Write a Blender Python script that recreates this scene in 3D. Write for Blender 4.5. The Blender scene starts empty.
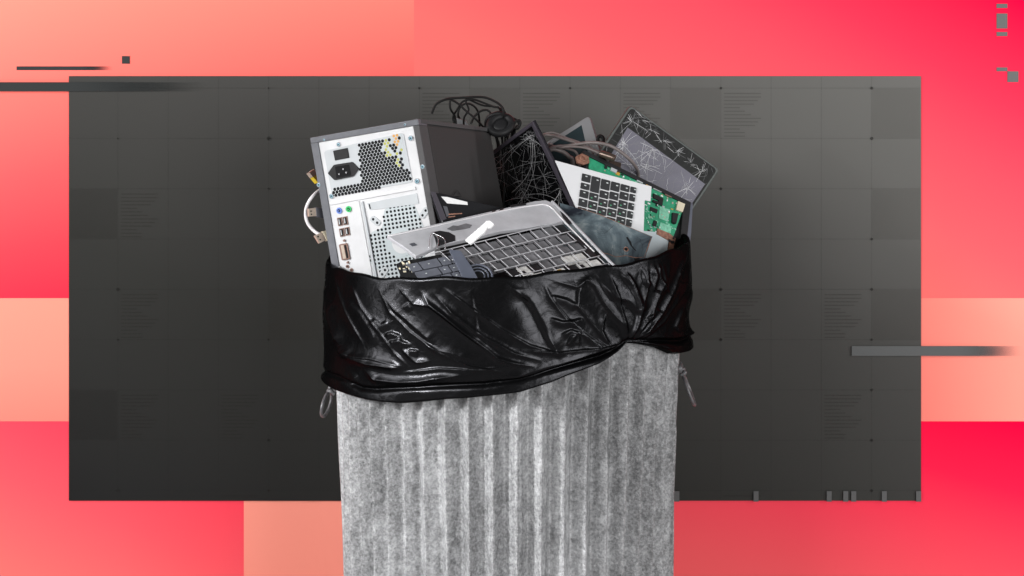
import bpy, math, random
import numpy as np
from mathutils import Vector, Matrix

# ------------------------------------------------------------------ basics
F, HY, ZC, CD = 2040.0, -41.0, 1.17, 3.0      # lens in pixels, horizon row, lens height, distance to the can's axis
scene = bpy.context.scene
COL = scene.collection
random.seed(7)

def P(px, py, Y):
    """real-world point at depth Y"""
    k = (CD + Y) / F
    return Vector(((px - 512) * k, Y, ZC - (py - HY) * k))

def srgb(r, g, b):
    f = lambda c: (c / 255 / 12.92) if c / 255 <= .04045 else ((c / 255 + .055) / 1.055) ** 2.4
    return (f(r), f(g), f(b), 1)

# ------------------------------------------------------------------ materials
def mat(name, col, rough=.5, metal=0., spec=.5, var=0., vscale=60., bump=0., bscale=200., alpha=None, coat=0., rvar=0.):
    m = bpy.data.materials.new(name); m.use_nodes = True
    nt = m.node_tree; b = nt.nodes['Principled BSDF']
    b.inputs['Base Color'].default_value = col
    b.inputs['Roughness'].default_value = rough
    b.inputs['Metallic'].default_value = metal
    b.inputs['Specular IOR Level'].default_value = spec
    b.inputs['Coat Weight'].default_value = coat
    tc = nt.nodes.new('ShaderNodeTexCoord')
    if var or rvar:
        n = nt.nodes.new('ShaderNodeTexNoise'); n.inputs['Scale'].default_value = vscale
        n.inputs['Detail'].default_value = 6; n.inputs['Roughness'].default_value = .65
        nt.links.new(tc.outputs['Object'], n.inputs['Vector'])
        if var:
            r = nt.nodes.new('ShaderNodeValToRGB')
            r.color_ramp.elements[0].position = .3; r.color_ramp.elements[1].position = .72
            r.color_ramp.elements[0].color = tuple(c * (1 - var) for c in col[:3]) + (1,)
            r.color_ramp.elements[1].color = tuple(min(1, c * (1 + var)) for c in col[:3]) + (1,)
            nt.links.new(n.outputs['Fac'], r.inputs['Fac']); nt.links.new(r.outputs['Color'], b.inputs['Base Color'])
        if rvar:
            mr = nt.nodes.new('ShaderNodeMapRange'); mr.inputs['To Min'].default_value = max(0, rough - rvar)
            mr.inputs['To Max'].default_value = rough + rvar
            nt.links.new(n.outputs['Fac'], mr.inputs['Value']); nt.links.new(mr.outputs['Result'], b.inputs['Roughness'])
    if bump:
        n2 = nt.nodes.new('ShaderNodeTexNoise'); n2.inputs['Scale'].default_value = bscale; n2.inputs['Detail'].default_value = 5
        nt.links.new(tc.outputs['Object'], n2.inputs['Vector'])
        bp = nt.nodes.new('ShaderNodeBump'); bp.inputs['Strength'].default_value = bump; bp.inputs['Distance'].default_value = .002
        nt.links.new(n2.outputs['Fac'], bp.inputs['Height']); nt.links.new(bp.outputs['Normal'], b.inputs['Normal'])
    return m

def print_mat(name, d, stops, fade=None):
    """matt printed sheet: ink colours running along direction d (object space, metres); fade=(x0,x1): ink thins out to nothing"""
    m = bpy.data.materials.new(name); m.use_nodes = True
    nt = m.node_tree; b = nt.nodes['Principled BSDF']
    b.inputs['Roughness'].default_value = 1; b.inputs['Specular IOR Level'].default_value = 0
    tc = nt.nodes.new('ShaderNodeTexCoord')
    if stops and len(stops) > 1:
        dp = nt.nodes.new('ShaderNodeVectorMath'); dp.operation = 'DOT_PRODUCT'; dp.inputs[1].default_value = (d[0], 0, d[1])
        nt.links.new(tc.outputs['Object'], dp.inputs[0])
        mr = nt.nodes.new('ShaderNodeMapRange'); mr.inputs['From Min'].default_value = stops[0][0]; mr.inputs['From Max'].default_value = stops[-1][0]
        nt.links.new(dp.outputs['Value'], mr.inputs['Value'])
        r = nt.nodes.new('ShaderNodeValToRGB'); el = r.color_ramp.elements
        while len(el) < len(stops): el.new(.5)
        a, z = stops[0][0], stops[-1][0]
        for e, (s, c) in zip(el, stops): e.position = (s - a) / (z - a)
        for e, (s, c) in zip(el, stops): e.color = srgb(*c)
        nt.links.new(mr.outputs['Result'], r.inputs['Fac']); nt.links.new(r.outputs['Color'], b.inputs['Base Color'])
    else:
        b.inputs['Base Color'].default_value = srgb(*stops[0][1])
    if fade:
        sx = nt.nodes.new('ShaderNodeSeparateXYZ'); nt.links.new(tc.outputs['Object'], sx.inputs[0])
        mr = nt.nodes.new('ShaderNodeMapRange'); mr.inputs['From Min'].default_value = fade[0]; mr.inputs['From Max'].default_value = fade[1]
        mr.inputs['To Min'].default_value = fade[2] if len(fade) > 2 else 1; mr.inputs['To Max'].default_value = 0; mr.interpolation_type = 'SMOOTHSTEP'
        nt.links.new(sx.outputs['X'], mr.inputs['Value']); nt.links.new(mr.outputs['Result'], b.inputs['Alpha'])
    return m

M = {}
M['silver'] = mat('silver_steel', (.6, .6, .61, 1), .42, .15, .5, .05, 30, .03, 500)
M['white_steel'] = mat('white_steel', (.57, .57, .58, 1), .36, 0., .5, .11, 16)
M['plate'] = mat('pale_plate', (.43, .45, .465, 1), .45, .1, .5, .05, 25)
M['plate_dark'] = mat('blue_grey_plate', (.42, .46, .475, 1), .45, .1)
M['case'] = mat('dark_case_paint', srgb(80, 79, 80), .7, 0, .2, .05, 200, .12, 900)
M['case_edge'] = mat('grey_case_edge', srgb(98, 99, 104), .45, .05, .35, .12, 80)
M['side'] = mat('dark_side_paint', srgb(66, 64, 64), .75, 0, .15, .06, 8, .12, 1200)
M['hole'] = mat('deep_hole', (.012, .012, .013, 1), .9, 0, .1)
M['hole_y'] = mat('yellow_wire_glimpse', srgb(165, 165, 80), .7)
M['hole_o'] = mat('orange_wire_glimpse', srgb(195, 145, 75), .7)
M['hole_w'] = mat('pale_part_glimpse', srgb(200, 198, 185), .7)
M['black'] = mat('black_plastic', (.014, .014, .015, 1), .5, 0, .25, .2, 80, .05, 600)
M['black_gloss'] = mat('black_gloss', (.014, .014, .016, 1), .12, 0, .5)
M['dgrey'] = mat('dark_grey_plastic', srgb(72, 73, 80), .45, 0, .5, .12, 60)
M['mauve'] = mat('mauve_grey_plastic', srgb(66, 62, 70), .45, .1, .25, .1, 60)
M['chrome'] = mat('bright_metal', (.75, .76, .78, 1), .25, .9, .5, .1, 300)
M['screw'] = mat('zinc_screw', srgb(150, 185, 200), .3, .6)
M['blue'] = mat('blue_port', srgb(92, 120, 190), .5)
M['green'] = mat('green_port', srgb(40, 175, 95), .5)
M['brown'] = mat('port_brown', srgb(125, 98, 88), .5, .3, .5, .3, 900)
M['cream'] = mat('cream_plastic', srgb(215, 205, 180), .5)
M['key'] = mat('black_key', srgb(24, 25, 28), .5, 0, .5, .15, 200, .06, 900)
M['key2'] = mat('grey_key', srgb(84, 86, 94), .38, 0, .5, .15, 150, .06, 900)
M['legend'] = mat('white_legend', srgb(190, 195, 195), .6)
M['legend_g'] = mat('green_legend', srgb(60, 130, 95), .6)
M['topcase'] = mat('silver_white_case', (.64, .64, .655, 1), .4, .0, .5, .02, 20)
M['pcb'] = mat('green_circuit_board', srgb(38, 148, 108), .4, 0, .5, .3, 120, .1, 900)
M['pcb2'] = mat('pale_circuit_patch', srgb(125, 195, 165), .5, 0, .5, .3, 250)
M['copper'] = mat('rusty_copper', srgb(150, 108, 90), .45, .4, .5, .4, 220, .5, 400)
M['gold'] = mat('gold_contact', srgb(215, 165, 70), .4, .5)
M['battery'] = mat('pale_battery_plate', srgb(198, 208, 212), .38, .15, .5, .05, 40, .02)
M['bluegrey'] = mat('blue_grey_plastic', srgb(82, 86, 98), .4, 0, .5, .1, 60)
M['frame'] = mat('scuffed_silver', srgb(176, 176, 180), .4, .08, .5, .14, 30, .05, 500, rvar=.08)
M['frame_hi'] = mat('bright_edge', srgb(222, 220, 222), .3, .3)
M['well'] = mat('dark_well', srgb(104, 104, 107), .4, .05, .5, .5, 22, .1, 300)
M['well_pale'] = mat('pale_well', srgb(205, 203, 200), .4, .1, .5, .35, 60)
M['well_black'] = mat('black_well', srgb(28, 28, 30), .4, 0, .5)
M['crackglass'] = mat('black_screen_glass', (.003, .003, .0035, 1), .12, 0, .3)
M['crack'] = mat('crack_line', srgb(210, 210, 212), .5, 0, .3)
M['crack_d'] = mat('faint_crack_line', srgb(112, 112, 114), .5, 0, .3)
M['lav'] = mat('lavender_dead_panel', srgb(92, 90, 102), .4, 0, .25, .12, 18, .04, 300)
M['tabbez'] = mat('dusty_black_glass', srgb(15, 16, 15), .45, 0, .15, .9, 170, .05)
M['tabedge'] = mat('frosted_edge', srgb(62, 68, 65), .4, 0, .3, .3, 200)
M['teal'] = mat('dark_teal_glass', srgb(30, 44, 48), .15, 0, .5)
M['phone'] = mat('grey_white_plastic', srgb(106, 107, 109), .45, 0, .5, .03)
M['cable_k'] = mat('black_rubber', (.012, .012, .012, 1), .6, 0, .15, .1, 100)
M['cable_g'] = mat('taupe_rubber', srgb(112, 104, 102), .42, 0, .5, .15, 90)
M['cable_w'] = mat('white_rubber', srgb(215, 212, 214), .4)
M['bronze'] = mat('bronze_connector', srgb(98, 84, 76), .28, .6, .5, .2, 200)
M['tan'] = mat('tan_metal', srgb(196, 180, 165), .35, .5, .5, .15, 300)
M['yellow'] = mat('yellow_plastic', srgb(225, 195, 50), .5)
M['white'] = mat('white_plastic', (.9, .9, .9, 1), .35, 0, .5)

def glass_mat():     # dark glossy broken panel, its bluish reflection painted into the colour
    m = mat('painted_reflection_glass', srgb(110, 126, 136), .18, .1, .5)
    nt = m.node_tree; b = nt.nodes['Principled BSDF']; tc = nt.nodes['Texture Coordinate']
    n = nt.nodes.new('ShaderNodeTexNoise'); n.inputs['Scale'].default_value = 14; n.inputs['Detail'].default_value = 8; n.inputs['Roughness'].default_value = .6
    n.inputs['Distortion'].default_value = .8
    nt.links.new(tc.outputs['Object'], n.inputs['Vector'])
    r = nt.nodes.new('ShaderNodeValToRGB'); el = r.color_ramp.elements
    el[0].position = .36; el[0].color = srgb(34, 38, 46); el[1].position = .66; el[1].color = srgb(172, 180, 180)
    e = el.new(.5); e.color = srgb(92, 104, 110)
    nt.links.new(n.outputs['Fac'], r.inputs['Fac']); nt.links.new(r.outputs['Color'], b.inputs['Base Color'])
    return m
M['painted_sheen'] = glass_mat()

def zinc_mat():
    m = bpy.data.materials.new('galvanised_zinc'); m.use_nodes = True
    nt = m.node_tree; b = nt.nodes['Principled BSDF']; L = nt.links.new
    tc = nt.nodes.new('ShaderNodeTexCoord')
    def noise(scale, det, rough, sc=(1, 1, 1), dist=0):
        mp = nt.nodes.new('ShaderNodeMapping'); mp.inputs['Scale'].default_value = sc
        L(tc.outputs['Object'], mp.inputs['Vector'])
        n = nt.nodes.new('ShaderNodeTexNoise'); n.inputs['Scale'].default_value = scale; n.inputs['Detail'].default_value = det
        n.inputs['Roughness'].default_value = rough; n.inputs['Distortion'].default_value = dist
        L(mp.outputs['Vector'], n.inputs['Vector']); return n
    def math_(op, a, c, clamp=False):
        k = nt.nodes.new('ShaderNodeMath'); k.operation = op; k.use_clamp = clamp
        for i, v in enumerate((a, c)):
            if isinstance(v, (int, float)): k.inputs[i].default_value = v
            else: L(v, k.inputs[i])
        return k.outputs[0]
    fine = noise(260, 6, .7); mid = noise(60, 6, .65, (1, 1, .55), .4); big = noise(6, 4, .6, (1, 1, .45)); streak = noise(40, 4, .6, (1.4, 1.4, .07))
    v = nt.nodes.new('ShaderNodeTexVoronoi'); v.inputs['Scale'].default_value = 130; L(tc.outputs['Object'], v.inputs['Vector'])
    vs = nt.nodes.new('ShaderNodeSeparateColor'); L(v.outputs['Color'], vs.inputs[0])
    s = math_('MULTIPLY', fine.outputs['Fac'], .55)
    s = math_('ADD', s, math_('MULTIPLY', mid.outputs['Fac'], .30))
    s = math_('ADD', s, math_('MULTIPLY', big.outputs['Fac'], .40))
    s = math_('ADD', s, math_('ADD', math_('MULTIPLY', streak.outputs['Fac'], .16), .092))
    s = math_('ADD', s, math_('MULTIPLY', vs.outputs[0], .07))
    pit = noise(330, 3, .6); pr = nt.nodes.new('ShaderNodeMapRange'); pr.inputs['From Min'].default_value = .62; pr.inputs['From Max'].default_value = .72
    L(pit.outputs['Fac'], pr.inputs['Value']); s = math_('SUBTRACT', s, math_('MULTIPLY', pr.outputs['Result'], .13))       # dark pits
    cr = noise(110, 5, .7, (1, 1, .8), 1.2); cr2 = nt.nodes.new('ShaderNodeMapRange'); cr2.inputs['From Min'].default_value = .62; cr2.inputs['From Max'].default_value = .70
    L(cr.outputs['Fac'], cr2.inputs['Value']); s = math_('ADD', s, math_('MULTIPLY', cr2.outputs['Result'], .09))          # white bloom
    r = nt.nodes.new('ShaderNodeValToRGB'); el = r.color_ramp.elements
    el[0].position = .62; el[0].color = (.075, .077, .08, 1); el[1].position = .99; el[1].color = (.56, .565, .575, 1)
    for p_, c_ in ((.73, .155), (.80, .245), (.88, .36)):
        e = el.new(p_); e.color = (c_, c_ * 1.01, c_ * 1.03, 1)
    L(s, r.inputs['Fac']); L(r.outputs['Color'], b.inputs['Base Color'])
    b.inputs['Metallic'].default_value = .25; b.inputs['Roughness'].default_value = .55
    bp = nt.nodes.new('ShaderNodeBump'); bp.inputs['Strength'].default_value = .42; bp.inputs['Distance'].default_value = .003
    h = math_('ADD', math_('MULTIPLY', fine.outputs['Fac'], .5), math_('MULTIPLY', mid.outputs['Fac'], .9))
    L(h, bp.inputs['Height']); L(bp.outputs['Normal'], b.inputs['Normal'])
    return m
M['zinc'] = zinc_mat()

def bag_mat():
    m = bpy.data.materials.new('black_bin_liner'); m.use_nodes = True
    nt = m.node_tree; b = nt.nodes['Principled BSDF']; L = nt.links.new
    b.inputs['Base Color'].default_value = (.020, .020, .0215, 1)
    b.inputs['Metallic'].default_value = .93; b.inputs['Specular Tint'].default_value = (.06, .06, .06, 1)
    tc = nt.nodes.new('ShaderNodeTexCoord')
    n = nt.nodes.new('ShaderNodeTexNoise'); n.inputs['Scale'].default_value = 55; n.inputs['Detail'].default_value = 7; n.inputs['Roughness'].default_value = .6
    n.inputs['Distortion'].default_value = .9
    L(tc.outputs['Object'], n.inputs['Vector'])
    f = nt.nodes.new('ShaderNodeTexNoise'); f.inputs['Scale'].default_value = 240; f.inputs['Detail'].default_value = 4
    L(tc.outputs['Object'], f.inputs['Vector'])
    mr = nt.nodes.new('ShaderNodeMapRange'); mr.inputs['To Min'].default_value = .20; mr.inputs['To Max'].default_value = .32
    L(n.outputs['Fac'], mr.inputs['Value']); L(mr.outputs['Result'], b.inputs['Roughness'])
    b1 = nt.nodes.new('ShaderNodeBump'); b1.inputs['Strength'].default_value = .07; b1.inputs['Distance'].default_value = .012
    L(n.outputs['Fac'], b1.inputs['Height'])
    b2 = nt.nodes.new('ShaderNodeBump'); b2.inputs['Strength'].default_value = .05; b2.inputs['Distance'].default_value = .001
    L(f.outputs['Fac'], b2.inputs['Height']); L(b1.outputs['Normal'], b2.inputs['Normal']); L(b2.outputs['Normal'], b.inputs['Normal'])
    return m
M['bag'] = bag_mat()

# ------------------------------------------------------------------ objects
def tag(o, label=None, cat=None, group=None, kind=None):
    if label: o['label'] = label
    if cat: o['category'] = cat
    if group: o['group'] = group
    if kind: o['kind'] = kind
    return o

def thing(name, loc, label, cat, group=None):
    o = bpy.data.objects.new(name, None); o.empty_display_size = .02
    o.location = loc; COL.objects.link(o)
    return tag(o, label, cat, group)

def world_loc(o):
    v = Vector(o.location)
    while o.parent: o = o.parent; v += Vector(o.location)
    return v

class MB:
    def __init__(s): s.v = []; s.f = []; s.m = []
    def add(s, vs, fs, mi=0):
        n = len(s.v); s.v += [tuple(v) for v in vs]; s.f += [tuple(i + n for i in f) for f in fs]; s.m += [mi] * len(fs)
    def build(s, name, mats, parent=None, origin=None, bevel=0, smooth=False, label=None, weld=False):
        if not isinstance(mats, (list, tuple)): mats = [mats]
        me = bpy.data.meshes.new(name)
        if origin is None:
            if parent is not None: org = world_loc(parent)
            else:
                a = np.array(s.v); org = Vector(((a[:, 0].min() + a[:, 0].max()) / 2, (a[:, 1].min() + a[:, 1].max()) / 2, a[:, 2].min()))
        else: org = Vector(origin)
        me.from_pydata([(v[0] - org[0], v[1] - org[1], v[2] - org[2]) for v in s.v], [], s.f)
        for m_ in mats: me.materials.append(m_)
        me.polygons.foreach_set('material_index', s.m)
        if smooth: me.polygons.foreach_set('use_smooth', [True] * len(s.f))
        me.update()
        o = bpy.data.objects.new(name, me); COL.objects.link(o)
        if parent is not None:
            o.parent = parent; o.location = org - world_loc(parent)
        else: o.location = org
        if bevel:
            bm = o.modifiers.new('bevel', 'BEVEL'); bm.width = bevel; bm.segments = 2; bm.limit_method = 'ANGLE'; bm.angle_limit = math.radians(40)
        if label: o['label'] = label
        return o

class Fr:
    """a tilted plane through three real points; px() meets it with a sight line, h is height off its front"""
    def __init__(s, A, YA, B, YB, C, YC):
        s.A = P(*A, YA); s.u = P(*B, YB) - s.A; s.v = P(*C, YC) - s.A
        n = s.u.cross(s.v).normalized()
        if n.dot(Vector((0, -CD, ZC)) - s.A) < 0: n = -n
        s.n = n; s.A2 = A
    def pt(s, px, py, h=0.):
        o = Vector((0, -CD, ZC)); d = P(px, py, 0) - o
        t = (s.A - o).dot(s.n) / d.dot(s.n)
        return o + d * t + s.n * h
    def uv(s, a, b, h=0.): return s.A + s.u * a + s.v * b + s.n * h
    def slab(s, mb, pts, h0, h1, mi=0):
        """closed prism over the outline pts between heights h0<h1"""
        n = len(pts); T = [s.pt(x, y, 0) for x, y in pts]
        vs = [p + s.n * h1 for p in T] + [p + s.n * h0 for p in T]
        a = (T[1] - T[0]).cross(T[2] - T[1])
        ar = Vector((0, 0, 0))
        for i in range(n): ar += T[i].cross(T[(i + 1) % n])
        ccw = ar.dot(s.n) > 0
        top = tuple(range(n)) if ccw else tuple(reversed(range(n)))
        bot = tuple(n + i for i in (reversed(range(n)) if ccw else range(n)))
        sides = [((i, n + i, n + (i + 1) % n, (i + 1) % n) if ccw else (i, (i + 1) % n, n + (i + 1) % n, n + i)) for i in range(n)]
        mb.add(vs, [top, bot] + sides, mi)
    def disc(s, mb, px, py, r, h0, h1, mi=0, n=14, r2=None):
        c = s.pt(px, py); e1 = s.u.normalized(); e2 = s.n.cross(e1)
        vs = []
        for h, rr in ((h1, r2 or r), (h0, r)):
            for i in range(n):
                a = 2 * math.pi * i / n; vs.append(c + e1 * (rr * math.cos(a)) + e2 * (rr * math.sin(a)) + s.n * h)
        mb.add(vs, [tuple(range(n)), tuple(reversed(range(n, 2 * n)))] + [(i, n + i, n + (i + 1) % n, (i + 1) % n) for i in range(n)], mi)
    def ribbon(s, mb, pts, w, h, mi=0):
        T = [s.pt(x, y, h) for x, y in pts]
        vs = []; fs = []
        for i, p in enumerate(T):
            d = (T[min(i + 1, len(T) - 1)] - T[max(i - 1, 0)])
            if d.length < 1e-9: d = s.u
            k = s.n.cross(d.normalized()) * (w / 2 * (.25 if i in (0, len(T) - 1) else 1))
            vs += [p + k, p - k]
        for i in range(len(T) - 1): fs.append((2 * i, 2 * i + 1, 2 * i + 3, 2 * i + 2))
        mb.add(vs, fs, mi)

PX = 3.0 / F      # metres per photo pixel near the can's axis

def bil(q, a, b):
    """point in a four-cornered outline q = TL, TR, BR, BL"""
    x = (1 - a) * (1 - b) * q[0][0] + a * (1 - b) * q[1][0] + a * b * q[2][0] + (1 - a) * b * q[3][0]
    y = (1 - a) * (1 - b) * q[0][1] + a * (1 - b) * q[1][1] + a * b * q[2][1] + (1 - a) * b * q[3][1]
    return (x, y)
def sub(q, a0, b0, a1, b1): return [bil(q, a0, b0), bil(q, a1, b0), bil(q, a1, b1), bil(q, a0, b1)]

def inside(p, poly):
    x, y = p; c = False; n = len(poly)
    for i in range(n):
        x1, y1 = poly[i]; x2, y2 = poly[(i + 1) % n]
        if (y1 > y) != (y2 > y) and x < (x2 - x1) * (y - y1) / (y2 - y1) + x1: c = not c
    return c

def rounded(q, r, n=5):
    out = []; N = len(q)
    for i in range(N):
        p0, p, p1 = Vector(q[i - 1]), Vector(q[i]), Vector(q[(i + 1) % N])
        a = p + (p0 - p).normalized() * r; b = p + (p1 - p).normalized() * r
        for k in range(n + 1):
            t = k / n; out.append(tuple(a * (1 - t) ** 2 + p * 2 * t * (1 - t) + b * t * t))
    return out

def smooth(pts, n=8):
    out = []; m = len(pts)
    for i in range(m - 1):
        p0 = Vector(pts[max(i - 1, 0)]); p1 = Vector(pts[i]); p2 = Vector(pts[i + 1]); p3 = Vector(pts[min(i + 2, m - 1)])
        for k in range(n):
            t = k / n
            out.append(.5 * ((2 * p1) + (-p0 + p2) * t + (2 * p0 - 5 * p1 + 4 * p2 - p3) * t * t + (-p0 + 3 * p1 - 3 * p2 + p3) * t ** 3))
    out.append(Vector(pts[-1])); return out

def tube(mb, pts, r, n=8, mi=0, closed=False, sm=8):
    pts = smooth(pts, sm) if sm else [Vector(p) for p in pts]
    T = [(pts[min(i + 1, len(pts) - 1)] - pts[max(i - 1, 0)]).normalized() for i in range(len(pts))]
    up = Vector((0, 1, 0)) if abs(T[0].y) < .9 else Vector((1, 0, 0))
    x = T[0].cross(up).normalized(); vs = []; fs = []
    for i, p in enumerate(pts):
        x = (x - T[i] * x.dot(T[i])).normalized(); y = T[i].cross(x)
        rr = r(i / (len(pts) - 1)) if callable(r) else r
        for k in range(n):
            a = 2 * math.pi * k / n; vs.append(p + x * (rr * math.cos(a)) + y * (rr * math.sin(a)))
    for i in range(len(pts) - 1):
        for k in range(n):
            fs.append((i * n + k, i * n + (k + 1) % n, (i + 1) * n + (k + 1) % n, (i + 1) * n + k))
    fs += [tuple(reversed(range(n))), tuple((len(pts) - 1) * n + k for k in range(n))]
    mb.add(vs, fs, mi)

def ptube(mb, pp, r, mi=0, n=8):
    tube(mb, [P(x, y, Y) for x, y, Y in pp], r * PX, n, mi)

def ring(mb, c, e1, e2, R1, R2, r, n=36, m=8, mi=0):
    nn = e1.cross(e2).normalized(); vs = []; fs = []
    for i in range(n):
        a = 2 * math.pi * i / n; d = e1 * (R1 * math.cos(a)) + e2 * (R2 * math.sin(a)); dn = d.normalized()
        for k in range(m):
            b = 2 * math.pi * k / m; vs.append(c + d + dn * (r * math.cos(b)) + nn * (r * math.sin(b)))
    for i in range(n):
        for k in range(m):
            fs.append((i * m + k, ((i + 1) % n) * m + k, ((i + 1) % n) * m + (k + 1) % m, i * m + (k + 1) % m))
    mb.add(vs, fs, mi)

def vnoise(X, Y, seed, octv=4):
    out = 0; amp = 1; rng = np.random.RandomState(seed)
    G = rng.rand(256, 256)
    for o in range(octv):
        xi = np.floor(X).astype(int); yi = np.floor(Y).astype(int); fx = X - xi; fy = Y - yi
        fx = fx * fx * (3 - 2 * fx); fy = fy * fy * (3 - 2 * fy)
        g = lambda a, b: G[a % 256, b % 256]
        out = out + amp * ((g(xi, yi) * (1 - fx) + g(xi + 1, yi) * fx) * (1 - fy) + (g(xi, yi + 1) * (1 - fx) + g(xi + 1, yi + 1) * fx) * fy)
        X = X * 2.03 + 17; Y = Y * 2.03 + 9; amp *= .5
    return out / 1.9 - .5
# ================================================================== SETTING
YW = .30                                             # the backdrop stands just behind the can
KW = (CD + YW) / F
WX = lambda px: (px - 512) * KW
WZ = lambda py: ZC - (py - HY) * KW
def sheet(x0, y0, x1, y1, h, t=.0015, mb=None, mi=0):
    """thin upright sheet on the backdrop, front face h metres in front of it"""
    mb = mb or MB(); X0, X1, Z1, Z0 = WX(x0), WX(x1), WZ(y0), WZ(y1); Yf = YW - h; Yb = Yf + t
    mb.add([(X0, Yf, Z0), (X1, Yf, Z0), (X1, Yf, Z1), (X0, Yf, Z1), (X0, Yb, Z0), (X1, Yb, Z0), (X1, Yb, Z1), (X0, Yb, Z1)],
           [(0, 1, 2, 3), (5, 4, 7, 6), (4, 0, 3, 7), (1, 5, 6, 2), (3, 2, 6, 7), (4, 5, 1, 0)], mi)
    return mb
m = MB()
m.add([(-.90, YW, 0), (.90, YW, 0), (.90, YW, 1.2), (-.90, YW, 1.2), (-.90, YW + .05, 0), (.90, YW + .05, 0), (.90, YW + .05, 1.2), (-.90, YW + .05, 1.2)],
      [(0, 1, 2, 3), (5, 4, 7, 6), (4, 0, 3, 7), (1, 5, 6, 2), (3, 2, 6, 7), (4, 5, 1, 0)])
tag(m.build('backdrop_wall', mat('backdrop_red', srgb(250, 95, 100), 1, 0, 0)), 'flat red backdrop wall behind the bin carrying the coloured panels', None, None, 'structure')
m = MB(); m.add([(-3, -4, 0), (3, -4, 0), (3, YW + .05, 0), (-3, YW + .05, 0), (-3, -4, -.05), (3, -4, -.05), (3, YW + .05, -.05), (-3, YW + .05, -.05)],
      [(0, 1, 2, 3), (5, 4, 7, 6), (4, 0, 3, 7), (1, 5, 6, 2), (3, 2, 6, 7), (4, 5, 1, 0)])
tag(m.build('floor', mat('floor_grey', (.42, .41, .41, 1), .6, 0, .3, .06, 6)), 'plain grey studio floor under the bin', None, None, 'structure')

def gradp(name, box, d, stops, label, h=.002):
    """colour panel; d and stops are in photo pixels on the sheet (d per pixel, measured from the panel's upper left corner)"""
    x0, y0, x1, y1 = box
    m = sheet(x0, y0, x1, y1, h)
    o = m.build(name, print_mat(name + '_ink', (d[0] / KW, -d[1] / KW), stops), origin=(WX(x0), YW - h, WZ(y0)))
    return tag(o, label, 'colour panel', 'coloured panels of the backdrop')
GG = lambda g: (255, g, round(62 + .42 * g))
# top left: u = y + .15x
gradp('colour_panel', (-65, -60, 414, 298), (.15, 1.0),
      [(70, (255, 144, 126)), (170, (255, 119, 110)), (250, (255, 94, 96)), (320, (255, 72, 84)), (375, (255, 54, 76))],
      'coral panel at upper left fading from pale salmon down to red')
def stopsR(off): return [(off + 0, GG(8)), (off + 40, GG(58)), (off + 66, GG(80)), (off + 95, GG(95)), (off + 125, GG(113)), (off + 200, GG(122))]
# top right: s = .35*y + .2*(1024-x); origin (414,-60): s = .35*(dy-60)+.2*(610-dx) = .35dy-.2dx+101
gradp('colour_panel', (414, -60, 1089, 298), (-.2, .35), stopsR(-101), 'red panel at upper right, purest red in its top corner')
gradp('colour_panel', (-65, 298, 200, 421), (.02, 1.0), [(10, (255, 154, 134)), (70, (255, 148, 130)), (135, (255, 132, 118))], 'plain pale salmon panel at the left edge, middle height')
gradp('colour_panel', (-65, 421, 244, 668), (-.16, .40), [(-48, GG(45)), (10, GG(88)), (30, GG(102)), (70, GG(125))], 'red panel at lower left, left of the bottom salmon panel')
gradp('colour_panel', (244, 421, 505, 668), (.05, 1.0), [(80, (255, 155, 137)), (170, (255, 152, 134))], 'salmon panel low behind the left side of the bin')
gradp('colour_panel', (505, 421, 1089, 668), (-.12, .42), [(-62 + 0, GG(8)), (-62 + 30, GG(36)), (-62 + 64, GG(76)), (-62 + 94, GG(97)), (-62 + 130, GG(112))], 'red panel at lower right, crimson near the dark board')
gradp('colour_panel', (760, 298, 1089, 421), (1, .02), [(158, (255, 134, 122)), (262, (255, 160, 142))], 'salmon panel at the right edge crossed by a grey bar')

# dark board
bo = thing('dark_board', (WX(495), YW - .004, WZ(500)), 'dark grey rectangular board with faint grid behind the bin', 'board')
m = sheet(69.5, 76, 920.5, 500, .0045, .002)
m.build('board_face', print_mat('board_ink', (.042 / KW, .095 / KW), [(0, (38, 38, 38)), (25, (54, 54, 52)), (50, (77, 76, 74)), (77, (110, 109, 106))]), bo,
        origin=(WX(69.5), YW - .004, WZ(500)))
ba = bo.children[0]; ba.location = Vector((WX(69.5), YW - .004, WZ(500))) - Vector(bo.location)
line_ink = print_mat('grid_ink', (0, 0), [(0, (52, 51, 49))]); dot_ink = print_mat('dot_ink', (0, 0), [(0, (44, 43, 41))])
for mt, a_ in ((line_ink, .12), (dot_ink, .55)): mt.node_tree.nodes['Principled BSDF'].inputs['Alpha'].default_value = a_
tile_ink = print_mat('tile_ink', (0, 0), [(0, (58, 52, 44))]); tile_ink.node_tree.nodes['Principled BSDF'].inputs['Alpha'].default_value = .08
tile_dark = print_mat('tile_ink_dark', (0, 0), [(0, (30, 27, 24))]); tile_dark.node_tree.nodes['Principled BSDF'].inputs['Alpha'].default_value = .09
text_ink = print_mat('text_ink', (0, 0), [(0, (50, 47, 42))]); text_ink.node_tree.nodes['Principled BSDF'].inputs['Alpha'].default_value = .20
def flat(m, x0, y0, x1, y1, h):
    m.add([(WX(x0), YW - h, WZ(y1)), (WX(x1), YW - h, WZ(y1)), (WX(x1), YW - h, WZ(y0)), (WX(x0), YW - h, WZ(y0))], [(0, 1, 2, 3)])
m = MB()
for i in range(17):
    x = 118.5 + 50.17 * i
    if x < 920: flat(m, x - .4, 76.3, x + .4, 499.7, .0050)
for j in range(9):
    y = 87.9 + 50.22 * j; flat(m, 69.8, y - .4, 920.2, y + .4, .0053)
m.build('grid_lines', line_ink, bo)
gx = lambda i: 118.5 + 50.17 * i
gy = lambda j: 87.9 + 50.22 * j
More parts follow.
